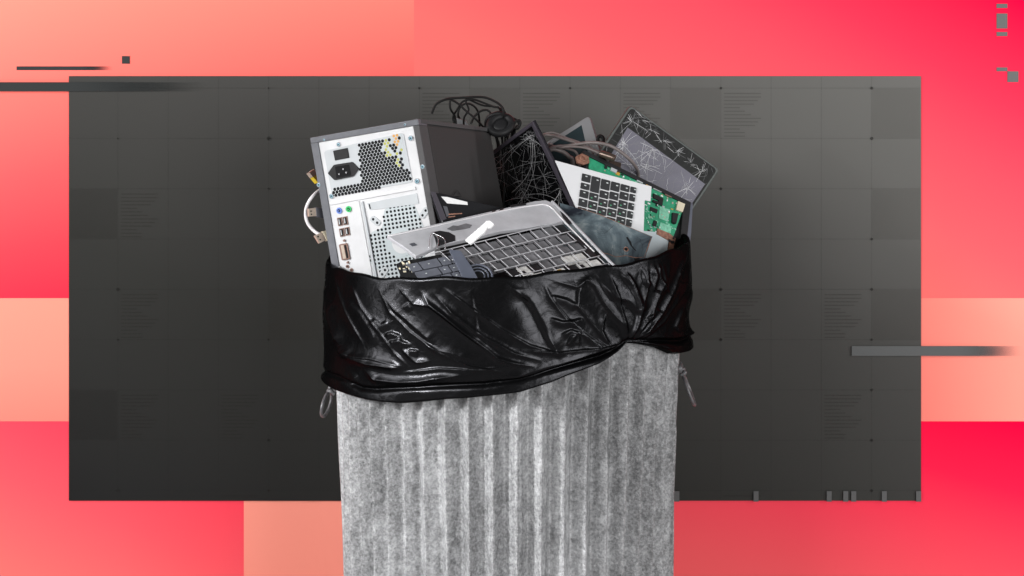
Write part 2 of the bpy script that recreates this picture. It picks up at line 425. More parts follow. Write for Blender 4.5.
for i, j in ((-1, 2), (-1, 6), (11, 0), (15, 0), (15, 4), (11, 4), (7, 0), (3, 4), (15, 2)):
    m = MB(); flat(m, max(70, gx(i)) + .5, gy(j) + .5, min(920, gx(i + 1)) - .5, gy(j + 1) - .5, .0056); m.build('shaded_tile', tile_dark if i == -1 else tile_ink, bo)
W13 = [37, 37, 34, 30, 16, 21, 27, 37, 34, 31, 16, 21, 21]
for i, j in ((0, 2), (0, 4), (0, 6), (2, 6), (6, 0), (8, 0), (10, 0), (12, 0), (12, 4), (14, 4), (14, 6), (12, 8), (2, 8)):
    m = MB()
    for k, w in enumerate(W13):
        y = gy(j) + 5.3 + 3.55 * k
        if y < 498: flat(m, gx(i) + 3, y - .55, gx(i) + 3 + w, y + .55, .0059)
    m.build('text_lines', text_ink, bo)
for i, j, r in ((3, 0, .9), (3, 1, 2), (0, 1, 1), (3, 2, 1.2), (0, 4, 1.8), (0, 5, 1.2), (3, 5, 1.2), (3, 7, 1.6), (0, 8, 1.5), (3, 8, 1.3), (6, 0, 1.3), (9, 0, 1.3),
                (12, 0, 1.4), (15, 0, 1.6), (15, 1, 1.7), (12, 2, 1.5), (15, 3, 1.4), (12, 4, 1.7), (15, 4, 1.5), (12, 5, 1.6), (15, 5, 1.3), (15, 6, 1.5), (15, 7, 1.5), (15, 8, 1.5)):
    m = MB(); c = (WX(gx(i)), WZ(gy(j)))
    m.add([(c[0] + r * KW * math.cos(a * .7854), YW - .0062, c[1] + r * KW * math.sin(a * .7854)) for a in range(8)], [tuple(range(8))])
    m.build('grid_dot', dot_ink, bo)

def strip(name, box, h, stops, label, cat, group=None, fade=None):
    x0, y0, x1, y1 = box; m = sheet(x0, y0, x1, y1, h, .0006)
    mt = print_mat(name + '_ink', (1, 0), stops, fade and tuple([(f - x0) * KW for f in fade[:2]] + list(fade[2:])))
    return tag(m.build(name, mt, origin=(WX(x0), YW - h, WZ(y1))), label, cat, group)
strip('dark_bar', (17, 66.3, 116, 70), .0030, [(0, (58, 60, 61))], 'short thin dark bar fading out on the upper left coral panel', 'bar', None, (80, 115))
strip('dark_bar', (-60, 82, 212, 91), .0072, [(0, (57, 59, 59))], 'long dark bar running in from the left edge over the board', 'bar', None, (70, 212))
strip('grey_bar', (851, 345.3, 1060, 355), .0072, [(0, (96, 97, 97))], 'grey bar across the right edge of the board and salmon panel', 'bar', None, (955, 1024))
strip('dark_square', (122.3, 56, 130, 63.6), .0030, [(0, (62, 64, 64))], 'lone small dark square at upper left above the board', 'square')
for b_, l_ in (((996.2, 3.7, 1007, 8), 'topmost flat grey dash at upper right of the backdrop'),
               ((996.2, 13.4, 1007, 28.4), 'tall grey block between two dashes at upper right'),
               ((996.2, 31.9, 1007, 36), 'flat grey dash just under the tall grey block'),
               ((996.2, 67.3, 1007, 71.2), 'flat grey dash touching the corner of the grey square')):
    strip('grey_dash', b_, .0030, [(0, (109, 109, 108))], l_, 'dash', 'grey blocks at upper right')
strip('grey_square', (1007, 71.2, 1018, 82), .0030, [(0, (109, 109, 108))], 'grey square at the right, lowest of the upper right blocks', 'square', 'grey blocks at upper right')
for x, l_ in ((674, 'grey tick on the board edge right beside the bin'), (753, 'lone grey tick on the board edge right of the bin'),
              (826, 'grey tick just left of the close pair on the board edge'), (842.5, 'left tick of the close pair on the board edge'),
              (850.5, 'right tick of the close pair on the board edge'), (881, 'grey tick between the close pair and the board corner'),
              (915.3, 'grey tick at the lower right corner of the board')):
    strip('grey_tick', (x, 490, x + 5, 500.4), .0075, [(0, (98, 98, 98))], l_, 'tick mark', 'grey ticks along the lower board edge')

# ================================================================== TRASH CAN
CX = -.006
can = thing('trash_can', (CX, 0, 0), 'corrugated galvanised metal trash can with ring handles', 'trash can')
def can_body():
    NT, NZ, NC = 47 * 22, 150, 47
    th = np.linspace(0, 2 * np.pi, NT, endpoint=False); z = np.linspace(.0, .725, NZ)
    T, Z = np.meshgrid(th, z)
    R = .2265 + .0335 * Z
    ph = (T * NC / (2 * np.pi) + .35) % 1.0
    # rounded flutes with a crisp arris between them
    tri = 1 - np.abs(1 - 2 * ph); w = .30 * tri + .50 * np.sin(np.pi * ph) + .20 * (.5 - .5 * np.cos(2 * np.pi * ph))
    env = np.clip((Z - .02) / .02, 0, 1) * np.clip((.705 - Z) / .02, 0, 1)
    rng = np.random.RandomState(3)
    wob = .0012 * np.sin(T * 5 + Z * 9) + .0010 * np.sin(T * 11 - Z * 17)
    R = R + env * (-.0170 * w + .0060) + wob
    d = np.zeros_like(R)
    for _ in range(60):                          # small knocks
        a, b, r = rng.uniform(0, 2 * np.pi), rng.uniform(.05, .66), rng.uniform(.008, .022)
        dd = ((((T - a + np.pi) % (2 * np.pi)) - np.pi) * .25) ** 2 + ((Z - b) * .8) ** 2
        d -= rng.uniform(.001, .003) * np.exp(-dd / r ** 2)
    A_ = T * 30; crust = vnoise(A_ * 2.2 + 50, Z * 220, 77, 4)            # crusty drips low on the front
    mask = np.exp(-(((T + np.pi / 2 + .28) / .22) ** 2 + ((Z - .40) / .085) ** 2)) + .6 * np.exp(-(((T + np.pi / 2 - .05) / .18) ** 2 + ((Z - .34) / .05) ** 2)) + .5 * np.exp(-(((T + np.pi / 2 - .5) / .12) ** 2 + ((Z - .38) / .05) ** 2))
    d = d + .0045 * np.clip(crust - .02, 0, 1) * mask * 2
    d -= .0022 * np.exp(-((T + np.pi / 2 - .205) * .24 / .0011) ** 2)       # seam
    R = R + d
    X = R * np.cos(T); Y = R * np.sin(T)
    vs = np.stack([X + CX, Y, Z], -1).reshape(-1, 3)
    fs = []
    for j in range(NZ - 1):
        b = j * NT
        for i in range(NT):
            i2 = (i + 1) % NT
            fs.append((b + i, b + i2, b + NT + i2, b + NT + i))
    m = MB(); m.add(vs.tolist(), fs); return m
cb = can_body().build('body', M['zinc'], can, smooth=True)
so = cb.modifiers.new('wall', 'SOLIDIFY'); so.thickness = .0015; so.offset = -1
m = MB(); n = 64
m.add([(CX + .228 * math.cos(2 * math.pi * i / n), .228 * math.sin(2 * math.pi * i / n), z) for z in (.004, .012) for i in range(n)],
      [tuple(reversed(range(n))), tuple(range(n, 2 * n))] + [(i, (i + 1) % n, n + (i + 1) % n, n + i) for i in range(n)])
m.build('bottom_plate', M['zinc'], can)
# handles: a lug with a hanging bail ring on either side
def handle(side, cpx, cpy, tilt, rx, rz, Y, ew):
    m = MB(); c = P(cpx, cpy, Y); rt = .0024
    e2 = Vector((math.sin(tilt), 0, -math.cos(tilt))); e1 = Vector((math.cos(tilt) * ew, .97, math.sin(tilt) * ew)).normalized()
    ring(m, c, e1, e2, rx, rz, rt, 40, 10)
    h = m.build('handle', M['zinc_ring'], can, smooth=True)
    m = MB(); top = c - e2 * rz
    s = .012
    bx = Vector((CX + (.2535 if side > 0 else -.2535), Y, top.z + .004))
    for dy in (-.012, .012):
        tube(m, [bx + Vector((0, dy, -.004)), bx + Vector((side * .006, dy, 0)), top + Vector((0, dy * .7, .004))], .003, 8)
    tube(m, [bx + Vector((-side * .004, -.022, .006)), bx + Vector((-side * .002, 0, .008)), bx + Vector((-side * .004, .022, .006))], .006, 8)
    m.build('lug', M['zinc_ring'], h, smooth=True)
M['zinc_ring'] = mat('worn_zinc', (.13, .13, .135, 1), .45, .3, .5, .35, 120, .2, 300)
handle(-1, 326.5, 404, -.17, .030, .0175, .0, .14)
handle(+1, 688.5, 389, .38, .030, .0245, .0, .05)

# ================================================================== BIN LINER
RB = .2672
def rimz(x): return .7406 + .06 * (x - CX)
def curve_at(pts):
    xs = np.array([p[0] for p in pts], float); ys = np.array([p[1] for p in pts], float)
    return lambda x: np.interp(x, xs, ys)
hem_px = curve_at([(320, 374), (324, 380), (328, 386), (336, 391.5), (345, 395), (354, 398), (368, 401.5), (382, 403.5), (400, 404.5), (421, 403), (445, 400.5), (465, 399.5), (500, 396),
                   (520, 393.5), (533, 389.5), (552, 383.5), (566, 377.5), (585, 370.5), (599, 365), (609, 359), (618, 352.5), (628, 344), (636, 344), (648, 346), (658, 348), (665, 351), (672, 354), (680, 354.5), (687, 353), (694, 348)])
fold_px = curve_at([(320, 368), (330, 373), (340, 377), (352, 383), (362, 388), (376, 389.5), (400, 388), (449, 385.5), (485, 384), (520, 379), (545, 371), (580, 361.5), (600, 356), (612, 350), (628, 341), (648, 340), (665, 341), (680, 341), (694, 334)])
# creases:
EX = [([(545, 285), (552, 300), (566, 318), (590, 338), (612, 350)], 2.6, 1.6, 1), ([(610, 276), (618, 300), (628, 338)], 2.6, 1.5, 1), ([(648, 262), (646, 290), (636, 322), (630, 340)], 2.6, 1.5, 1),
      ([(672, 256), (664, 288), (648, 318), (632, 340)], 2.6, 1.5, 1), ([(690, 262), (683, 290), (662, 322), (638, 340)], 2.8, 1.5, 1), ([(520, 350), (560, 352), (600, 348), (625, 342)], 2.4, 1.6, 1),
      ([(444, 288), (470, 306), (500, 328), (530, 345), (570, 356)], 2.4, 1.5, 1), ([(380, 290), (392, 312), (412, 332), (440, 352), (470, 366), (505, 372)], 2.6, 1.6, 1), ([(352, 285), (362, 306), (380, 330), (396, 352), (410, 366)], 2.2, 1.8, 1),
      ([(404, 372), (440, 368), (480, 370), (510, 366)], 2.4, 1.8, 1), ([(335, 275), (341, 296), (352, 320), (366, 345)], 2.2, 2.2, 1)]
# (points in photo pixels, height mm, width px, sharpness)
CR = [
 ([(331, 300), (333, 318), (338, 332), (343, 345)], 9, 6.0, 2),
 ([(340, 346), (352, 357), (370, 363), (389, 366), (405, 368)], 9, 5.0, 2),
 ([(338, 345), (346, 352), (356, 356), (374, 358), (404, 366)], 3.5, 2.5, 1),
 ([(368, 371), (378, 379), (400, 381.5), (420, 381), (436, 378), (470, 374)], 8.5, 4.5, 2),
 ([(360, 375), (352, 383), (340, 380)], 3.0, 3.0, 1),
 ([(374, 318), (382, 325), (390, 322)], 3.0, 3.5, 0), ([(386, 335), (393, 333), (400, 336), (403, 343)], 3.2, 3.2, 0),
 ([(390, 342), (400, 341), (412, 345)], 3, 3.2, 0), ([(404, 348), (411, 356), (418, 362), (432, 361)], 4.5, 3.4, 2), ([(410, 350), (420, 351)], 2.5, 2.5, 0),
 ([(384, 296), (396, 310), (408, 320), (425, 335), (436, 343)], 4.0, 3.2, 1),
 ([(398, 286), (414, 304), (430, 306), (445, 317), (462, 330), (484, 346)], 3.6, 2.6, 1),
 ([(421, 291), (430, 304), (445, 315), (462, 329), (482, 345), (498, 358), (515, 363), (534, 366)], 4.6, 2.4, 2),
 ([(434, 293), (452, 312), (470, 326), (486, 338), (500, 345), (514, 353), (540, 360)], 4.0, 2.4, 2),
 ([(424, 343), (440, 350), (455, 354), (470, 359)], 3.4, 5.0, 2), ([(404, 308), (409, 304), (413, 310)], 2.5, 2.2, 0),
 ([(500, 276), (512, 288), (528, 300), (535, 312), (541, 326), (552, 345), (560, 358)], 5.0, 3.4, 1),
 ([(518, 292), (530, 305), (538, 320), (548, 340)], -4.0, 5.0, 0),
 ([(555, 281), (577, 287), (586, 279), (594, 286), (602, 302), (610, 313), (620, 324), (627, 340)], 5.0, 3.0, 1),
 ([(586, 279), (578, 292), (577, 306), (590, 322), (604, 340), (612, 352)], 4.0, 3.0, 1),
 ([(551, 296), (566, 300), (577, 306)], 3.0, 3.0, 0), ([(549, 318), (562, 322), (574, 321), (582, 318)], 3.2, 2.6, 0),
 ([(560, 335), (570, 330), (576, 332), (570, 343)], 3.0, 2.4, 0), ([(582, 332), (592, 342), (600, 347)], 2.6, 2.0, 0), ([(578, 330), (578, 345)], 2.0, 2.0, 0), ([(566, 345), (572, 333)], 2.0, 2.0, 0),
 ([(600, 280), (612, 296), (626, 300), (634, 308), (638, 314)], 5.0, 4.5, 0),
 ([(618, 268), (630, 285), (638, 308), (636, 322), (630, 340)], 4.0, 2.4, 1), ([(625, 270), (633, 284), (640, 305)], 3.0, 2.0, 1),
 ([(642, 268), (644, 282), (652, 289), (655, 276), (653, 264)], 3.6, 2.6, 0), ([(658, 262), (659, 278), (667, 293)], 3.2, 2.0, 1),
 ([(662, 262), (664, 280), (655, 300), (646, 322)], 2.4, 2.4, 1),
 ([(690, 244), (682, 262), (672, 290), (660, 312), (646, 330), (632, 341)], 5.0, 2.4, 2),
 ([(604, 313), (600, 330), (606, 345)], 3.0, 2.4, 1), ([(645, 318), (652, 314), (656, 308)], 3.0, 2.6, 0),
 ([(692, 290), (684, 300), (676, 318), (673, 326), (680, 335)], 3.6, 2.4, 1), ([(686, 308), (681, 320), (684, 332)], 3.0, 2.0, 1),
 ([(640, 340), (655, 337), (672, 337), (688, 334)], 5.0, 2.6, 1), ([(690, 280), (680, 282), (678, 272)], 2.2, 2.0, 0),
 ([(500, 381), (530, 375), (560, 364), (600, 350), (626, 340)], 4.4, 2.4, 1), ([(640, 350), (660, 349), (680, 345), (688, 338)], 3.0, 3.0, 1),
 ([(326, 286), (330, 300), (340, 308)], 2.0, 3.0, 0), ([(348, 302), (360, 312), (372, 330), (380, 345)], 2.4, 5.0, 0),
 ([(470, 290), (476, 318), (478, 340)], 1.6, 3.0, 0),
]
def segdist(X, Y, pts):
    best = np.full(X.shape, 1e9); sgn = np.zeros(X.shape); tt = np.zeros(X.shape); N = len(pts) - 1
    for i in range(N):
        ax, ay = pts[i]; bx, by = pts[i + 1]; dx, dy = bx - ax, by - ay; L2 = dx * dx + dy * dy
        t = np.clip(((X - ax) * dx + (Y - ay) * dy) / L2, 0, 1)
        d = np.hypot(X - ax - t * dx, Y - ay - t * dy)
        k = d < best; best = np.where(k, d, best)
        sgn = np.where(k, np.sign((X - ax) * dy - (Y - ay) * dx), sgn); tt = np.where(k, (i + t) / N, tt)
    return best, sgn, tt
def bag():
    NT, NR, NI = 1040, 190, 46
    th = np.linspace(-np.pi, np.pi, NT, endpoint=False) - np.pi / 2      # seam at the back
    c, s = np.cos(th), np.sin(th)
    xr = CX + RB * c; yr = RB * s
    zr = rimz(xr) + .0016 * np.sin(th * 9) + .001 * np.sin(th * 23 + 1)
    pxr = 512 + xr * F / (CD + yr)
    fr = s < 0
    # hem height: from the outline seen in front; behind, a smooth run joining both ends
    def toz(py, y): return ZC - (py - HY) * (CD + y) / F
    hz_f = toz(hem_px(pxr), yr); fz_f = toz(fold_px(pxr), yr)
    zl, zr_ = toz(hem_px(325.), 0), toz(hem_px(691.), 0); fl, frr = toz(fold_px(325.), 0), toz(fold_px(691.), 0)
    w = (c + 1) / 2
    hz = np.where(fr, hz_f, zl * (1 - w) + zr_ * w + .012 * np.sin(th * 7) * np.abs(s)); fz = np.where(fr, fz_f, fl * (1 - w) + frr * w + .008 * np.sin(th * 7) * np.abs(s))
    v = np.linspace(0, 1, NR)[:, None]
    Z = zr[None] * (1 - v) + hz[None] * v
    Yc = np.broadcast_to(yr[None], Z.shape); Xc = np.broadcast_to(xr[None], Z.shape)
    PXX = 512 + Xc * F / (CD + Yc); PYY = HY + (ZC - Z) * F / (CD + Yc)
    PXX = np.where(s[None] < 0, PXX, 2000 + PXX)                            # crease list only shapes the visible half
    dep = (zr[None] - Z)
    R = RB + 0 * Z
    R = R + .003 * np.sin(np.clip(dep / .2, 0, 1) * np.pi)
    D = np.zeros_like(Z)
    for pts, a, wd, sh in CR + EX:
        SG = 1 if a > 3.4 else -1
        d, sg, t = segdist(PXX, PYY, pts)
        end = np.clip(np.minimum(t, 1 - t) * 5 + .15, 0, 1)
        k = np.where(sg * SG > 0, .5, 1.7) if sh < 2 else np.where(sg > 0, 1.0, 1.2)                                        # steeper on one flank: film folds over
        if sh: pr = np.exp(-np.abs(d) * k / wd) * .75 + np.exp(-(d * k / wd) ** 2) * .25
        else: pr = np.exp(-(d * k / wd) ** 2)
        D = D + a * .001 * .78 * pr * end
    A = th[None] * RB * 100
    big = vnoise(A * .22 + dep * 9, dep * 14 + A * .12, 5, 3)
    dg = A * .55 + dep * 60                                                    # diagonal drag of the film
    diag = 1 - np.abs(2 * vnoise(dg * .55, dep * 9 + A * .05, 11, 3))
    fine = vnoise(A * 1.6, dep * 130, 21, 4)
    D = D + .0022 * big + .0006 * (diag - .7) + .0002 * fine
    # knot: film is pulled in where the folds meet
    dk = np.hypot(PXX - 629, PYY - 341); D = D - .004 * np.exp(-(dk / 9) ** 2)
    # rolled hem band
    hb = (fz[None] - Z); band = np.clip(hb / np.maximum(.004, (fz - hz))[None], 0, 1)
    R = R - .004 * np.exp(-(hb / .0035) ** 2) + .0030 * np.sqrt(np.clip(band, 0, 1)) * np.where(hb > 0, 1, 0)
    sl = np.clip((-.30 - 0) * 0 + (-(c[None]) - .80) / .2, 0, 1)             # left flank sags outwards at the hem
    R = R + .003 * sl * np.exp(-((Z - fz[None] + .006) / .014) ** 2)
    sr = np.clip((c[None] - .93) / .07, 0, 1); R = R + .006 * sr * np.exp(-((Z - fz[None] - .004) / .005) ** 2) - .006 * sr * np.exp(-((Z - fz[None] - .03) / .02) ** 2)
    fade = np.clip(dep / .012, 0, 1) * np.clip(.25 + .75 * np.clip((Z - hz[None]) / .006, 0, 1), 0, 1)
    R = R + D * fade
    can_r = .2265 + .0335 * Z + .007
    R = np.maximum(R, can_r)
    # tuck under at the very edge
    lo = np.clip(1 - (Z - hz[None]) / .005, 0, 1); R = R * (1 - lo * .0) - lo ** 2 * np.maximum(0, R - can_r - .001) * .75
    X = CX + R * c[None]; Y = R * s[None]
    outer = np.stack([X, Y, Z], -1)
    # rim roll and inner film down into the can
    rows = []
    for i in range(1, NI):
        if i <= 8:
            a = i / 8 * np.pi; r_ = RB - .0045 * (1 - np.cos(a)); z_ = zr + .0045 * np.sin(a); rows.append(np.stack([CX + r_ * c, r_ * s, z_], -1))
        else:
            q = (i - 8) / (NI - 9); r_ = (RB - .009) - .012 * q + .004 * (vnoise(th * 9, 0 * th + q * 9, 31, 3) * 2) * min(1, q * 4)
            z_ = zr - q * .30; r_ = np.minimum(r_, .2265 + .0335 * z_ - .0235 + .026 * (1 - min(1, q * 4)))
            rows.append(np.stack([CX + r_ * c, r_ * s, z_], -1))
    inner = np.array(rows)[::-1]                                              # from deep inside up to the rim
    G = np.concatenate([inner, outer], 0)
    nr = G.shape[0]; vs = G.reshape(-1, 3).tolist(); fs = []
    for j in range(nr - 1):
        b = j * NT
        for i in range(NT):
            i2 = (i + 1) % NT; fs.append((b + i, b + NT + i, b + NT + i2, b + i2))
    k = len(vs); vs.append((CX, 0, .435)); fs += [(k, i, (i + 1) % NT) for i in range(NT)]
    m = MB(); m.add(vs, fs); return m
o = bag().build('garbage_bag', M['bag'], smooth=True, origin=(CX, 0, .43))
tag(o, 'glossy black garbage bag lining the trash can, folded over its rim', 'garbage bag')

# ================================================================== COMPUTER TOWER
A_, B_, C_ = (311, 138), (419, 119), (333, 267)
rear = Fr(A_, -.03, B_, -.10, C_, -.035)
pc = thing('computer_tower', rear.uv(.5, 1.9, -.1), 'tilted computer tower with silver rear panel and dark grey sides', 'computer')
wv = P(490, 128, .08) - P(419, 119, -.10)                 # depth edge
def box_from(mb, O, u, v, w, a0, a1, b0, b1, c0, c1, mi=0):
    q = lambda a, b, c: O + u * a + v * b + w * c
    vs = [q(a, b, c) for c in (c0, c1) for b in (b0, b1) for a in (a0, a1)]
    mb.add(vs, [(0, 2, 3, 1), (4, 5, 7, 6), (0, 1, 5, 4), (2, 6, 7, 3), (0, 4, 6, 2), (1, 3, 7, 5)], mi)
VB = 1.75
m = MB(); O = rear.A; u, v = rear.u, rear.v
box_from(m, O, u, v, wv, 0, .985, .03, VB, .012, 1)
m.build('case_body', M['side'], pc, bevel=.001)
m = MB()                                                    # cover lip round the rear panel
box_from(m, O, u, v, wv, 0, 1, 0, .045, -.015, .10)
box_from(m, O, u, v, wv, 0, .068, .046, VB, -.015, .10)
m.build('cover_lip', M['case_edge'], pc, bevel=.0008)
m = MB(); box_from(m, O, u, v, wv, .945, 1, .046, VB, -.015, .10); m.build('cover_lip', M['case'], pc, bevel=.0008, label='dark right edge of the cover')
m = MB(); box_from(m, O, u, v, wv, 0, 1, 0, .028, .102, 1.0); box_from(m, O, u, v, wv, .986, 1.004, 0, .032, .02, 1.0)
m.build('top_cover', M['case'], pc, bevel=.0008)
m = MB(); box_from(m, O, u, v, wv, .985, 1.002, .045, VB, .102, .99)
sp = m.build('side_panel', M['side'], pc, bevel=.0008)
m = MB(); sO = P(419, 119, -.10); nside = u.cross(v).normalized()
sidef = Fr((419, 119), -.10, (490, 128), .08, (440, 241), -.105)
for cx_, cy_ in ((447, 194), (463, 192)):
    sidef.ribbon(m, [(cx_, cy_ - 2), (cx_ + .6, cy_ + 2)], .0012, .0035)
for a, b in (((455, 190), (450.5, 197)), ((455, 190), (459.5, 197)), ((450.5, 197), (459.5, 197))): sidef.ribbon(m, [a, ((a[0] + b[0]) / 2, (a[1] + b[1]) / 2), b], .0012, .0035)
m.build('warning_mark', M['hole'], sp)
# silver rear sheet
def RP(mb, pts, h0, h1, mi=0): rear.slab(mb, pts, h0, h1, mi)
m = MB(); b0 = [rear.uv(.068, .045), rear.uv(.945, .045), rear.uv(.945, VB), rear.uv(.068, VB)]
vs = [p + rear.n * h for h in (.0012, -.003) for p in b0]
m.add(vs, [(0, 3, 2, 1), (4, 5, 6, 7), (0, 1, 5, 4), (1, 2, 6, 5), (2, 3, 7, 6), (3, 0, 4, 7)])
m.build('rear_panel', M['white_steel'], pc)
ps_q = [(324.5, 151), (358, 143), (404, 132.5), (413.5, 182), (360, 191.5), (333, 197)]
m = MB(); RP(m, rounded(ps_q, 3), .0012, .0022)
psu = m.build('power_supply', M['plate'], pc, bevel=.0004)
m = MB()                                                    # honeycomb grille
gpoly = [(358.5, 143.5), (402.5, 134), (411.5, 181), (335, 196), (333, 189.5), (361.5, 181.5), (361, 172)]
du = Vector((3.33, -.60)); dv = Vector((.55, 2.95))
for j in range(-3, 26):
    for i in range(-14, 20):
        c = Vector((360, 145)) + du * (i + .5 * (j % 2)) + dv * j
        if not inside(c, gpoly): continue
        mi = 0
        dx, dy = c.x - 386, c.y - 147
        if abs(c.x - 387 - (c.y - 145) * .25) < 2.6 and 137 < c.y < 156: mi = 1 if random.random() < .7 else 3
        elif abs(c.x - 397) < 2.6 and 134 < c.y < 146: mi = 2
        elif abs(c.x - 400) < 3 and 146 < c.y < 166 and random.random() < .6: mi = 1
        elif c.x > 401 + (c.y - 140) * .12 and c.y < 168: mi = 3
        elif c.x > 380 and c.y < 160 and random.random() < .25: mi = 3
        rear.disc(m, c.x, c.y, 1.78 * PX * (.85 if mi else 1), .0022, .0024, mi, 6 if not mi else 6)
m.build('grille', [M['hole'], M['hole_y'], M['hole_o'], M['plate_dark']], psu)
m = MB(); RP(m, [(334, 150.5), (348.5, 147.5), (350.3, 157.5), (336, 160.3)], .0022, .0036)
sw = m.build('power_switch', M['black'], psu, bevel=.0006)
m = MB(); RP(m, rounded([(329, 173), (335, 164.5), (353.5, 161.5), (360.2, 168.2), (354.5, 176), (335.8, 180)], 1.2, 3), .0022, .0042); RP(m, [(336.5, 166.3), (350.5, 164), (352.8, 175), (338, 177.8)], .0042, .0044, 1)
for x, y in ((341, 173.5), (345, 168.5), (348, 172)): rear.disc(m, x, y, .9 * PX, .0044, .0062, 2, 8)
m.build('power_socket', [M['black'], M['hole'], M['chrome']], psu)
for x, y, r in ((339.5, 144.3, 2.6), (411.5, 138, 3.2), (418, 181, 3.3), (332.5, 196, 3.2), (319.7, 184.5, 2.9), (423.5, 166.5, 2.9), (325.2, 139.6, 1.6), (406, 124.4, 1.6)):
    m = MB(); rear.disc(m, x, y, r * PX, .0012, .0034, 0, 16, r * .8 * PX); rear.disc(m, x, y, r * .62 * PX, .0034, .0040, 1, 12)
    rear.ribbon(m, [(x - r * .45, y - r * .3), (x, y), (x + r * .45, y + r * .3)], .0008, .0042, 2); rear.ribbon(m, [(x + r * .3, y - r * .45), (x, y), (x - r * .3, y + r * .45)], .0008, .0042, 2)
    m.build('screw', [M['chrome'], M['screw'], M['hole']], pc)
m = MB(); RP(m, [(330, 202), (416, 186.5), (416.6, 189.3), (330.6, 205)], .0012, .0030); m.build('ridge', M['silver'], pc, bevel=.0005)
m = MB(); RP(m, [(333, 207), (359.5, 200.5), (376, 290), (350, 294)], .0012, .0024)
io = m.build('port_plate', M['white_steel'], pc, bevel=.0004)
m = MB(); RP(m, [(362, 201.5), (364, 201), (381, 292), (378, 293)], .0012, .0040); m.build('divider', M['plate'], pc, bevel=.0006)
for x, y, k in ((340.3, 210.3, 'blue'), (349.7, 208.7, 'green')):
    m = MB(); rear.disc(m, x, y, 3.0 * PX, .0024, .0042, 0, 18); rear.disc(m, x, y, 1.6 * PX, .0042, .0044, 1, 12); rear.disc(m, x, y, .7 * PX, .0044, .0052, 0, 8)
    m.build('round_port', [M[k], M['hole']], io, label=k + ' round port')
for x, y in ((338.3, 217.6), (343.7, 216.6), (340.2, 228.4), (345.6, 227.2)):
    m = MB(); q = [(x, y), (x + 4.4, y - .8), (x + 5.6, y + 7.4), (x + 1.2, y + 8.2)]
    RP(m, q, .0024, .0038); RP(m, sub(q, .16, .1, .84, .9), .0038, .0040, 1); RP(m, sub(q, .3, .2, .5, .8), .0040, .0046, 2)
    m.build('usb_port', [M['brown'], M['hole'], M['plate']], io)
m = MB(); q = [(340.2, 244), (348.5, 242.5), (351.5, 258.5), (343.3, 260)]
RP(m, rounded(q, 1.5), .0024, .0046); RP(m, sub(q, .2, .08, .55, .92), .0046, .0048, 1); RP(m, sub(q, .62, .08, .85, .92), .0046, .0048, 2)
rear.disc(m, 345.5, 240, 1.2 * PX, .0024, .005, 0, 8); rear.disc(m, 349, 262, 1.2 * PX, .0024, .005, 0, 8)
m.build('video_port', [M['brown'], M['tan'], M['hole']], io)
for x, y in ((348.5, 266), (352.5, 269.5), (350.5, 273)):
    m = MB(); rear.disc(m, x, y, 1.7 * PX, .0024, .004, 0, 12); rear.disc(m, x, y, .8 * PX, .004, .0042, 1, 8); m.build('audio_jack', [M['brown'], M['hole']], io)
m = MB(); RP(m, [(368, 203), (417.5, 193), (419.5, 203.5), (370.5, 210)], .0012, .0022); RP(m, [(369.3, 204), (370.6, 203.8), (371.6, 208.6), (370.4, 208.8)], .0022, .0024, 1)
m.build('slot_cover', [M['plate'], M['hole']], pc, bevel=.0003)
m = MB(); fc = Vector((402, 243))
pl = rounded([(385, 208), (414, 203), (424, 226), (428, 250), (410, 285), (388, 278), (370, 262), (371, 232), (383, 228)], 4)
RP(m, pl, .0012, .0018)
fg = m.build('fan_grille', M['plate_dark'], pc, label='perforated fan grille')
m = MB(); du = Vector((3.85, -.62)); dv = Vector((.62, 4.05))
for j in range(-1, 20):
    for i in range(-6, 14):
        c = Vector((387.6, 212)) + du * i + dv * j; r = (c - fc).length
        if r < 14.5 or not inside(c, pl): continue
        rear.disc(m, c.x, c.y, 1.35 * PX, .0018, .0020, 0, 8)
rear.disc(m, fc.x, fc.y, 13 * PX, .0018, .0024, 1, 32); rear.disc(m, fc.x, fc.y, 10 * PX, .0024, .0028, 2, 32)
m.build('grille_holes', [M['hole'], M['plate_dark'], M['white_steel']], fg)
for a, b in (((374, 219), (378, 222.4)), ((426.4, 210.3), (423.3, 215)), ((385.8, 269.7), (383, 274))):
    m = MB(); d = (Vector(b) - Vector(a)).normalized() * 3; e = Vector((-d.y, d.x)); A2, B2 = Vector(a) - d, Vector(b) + d
    RP(m, rounded([tuple(A2 - e), tuple(B2 - e), tuple(B2 + e), tuple(A2 + e)], 2.6), .0012, .0026)
    rear.disc(m, *a, 1.35 * PX, .0026, .0028, 1, 10); rear.disc(m, *b, 1.35 * PX, .0026, .0028, 1, 10)
    m.build('mounting_slot', [M['plate'], M['hole']], pc)

# ================================================================== CABLES LEFT OF THE TOWER
uw = thing('usb_cable', P(320, 240, .02), 'white usb cable looping out left of the computer tower', 'cable')
m = MB(); ptube(m, [(334, 182, .03), (322, 188.5, .0), (312, 197, -.02), (306.2, 208, -.02), (306.5, 220, -.02), (312.5, 229.5, -.02), (322, 235.5, -.02), (338, 240, .03)], 1.7)
m.build('cord', M['cable_w'], uw, smooth=True)
pf = Fr((308, 208), -.035, (324, 209), -.02, (309, 217), -.035)
m = MB(); pf.slab(m, [(308.4, 209), (315.8, 208), (316.4, 216), (308.8, 216.6)], -.004, .0); pf.slab(m, [(310.2, 210.5), (311.6, 210.4), (311.7, 212), (310.4, 212)], 0, .0003, 1); pf.slab(m, [(310.6, 213.6), (312, 213.5), (312.1, 215), (310.8, 215)], 0, .0003, 1)
up = thing('usb_plug', P(316, 219, -.02), 'metal usb plug with grey grip poking out beside the looping white cable', 'plug', 'usb plugs beside the tower')
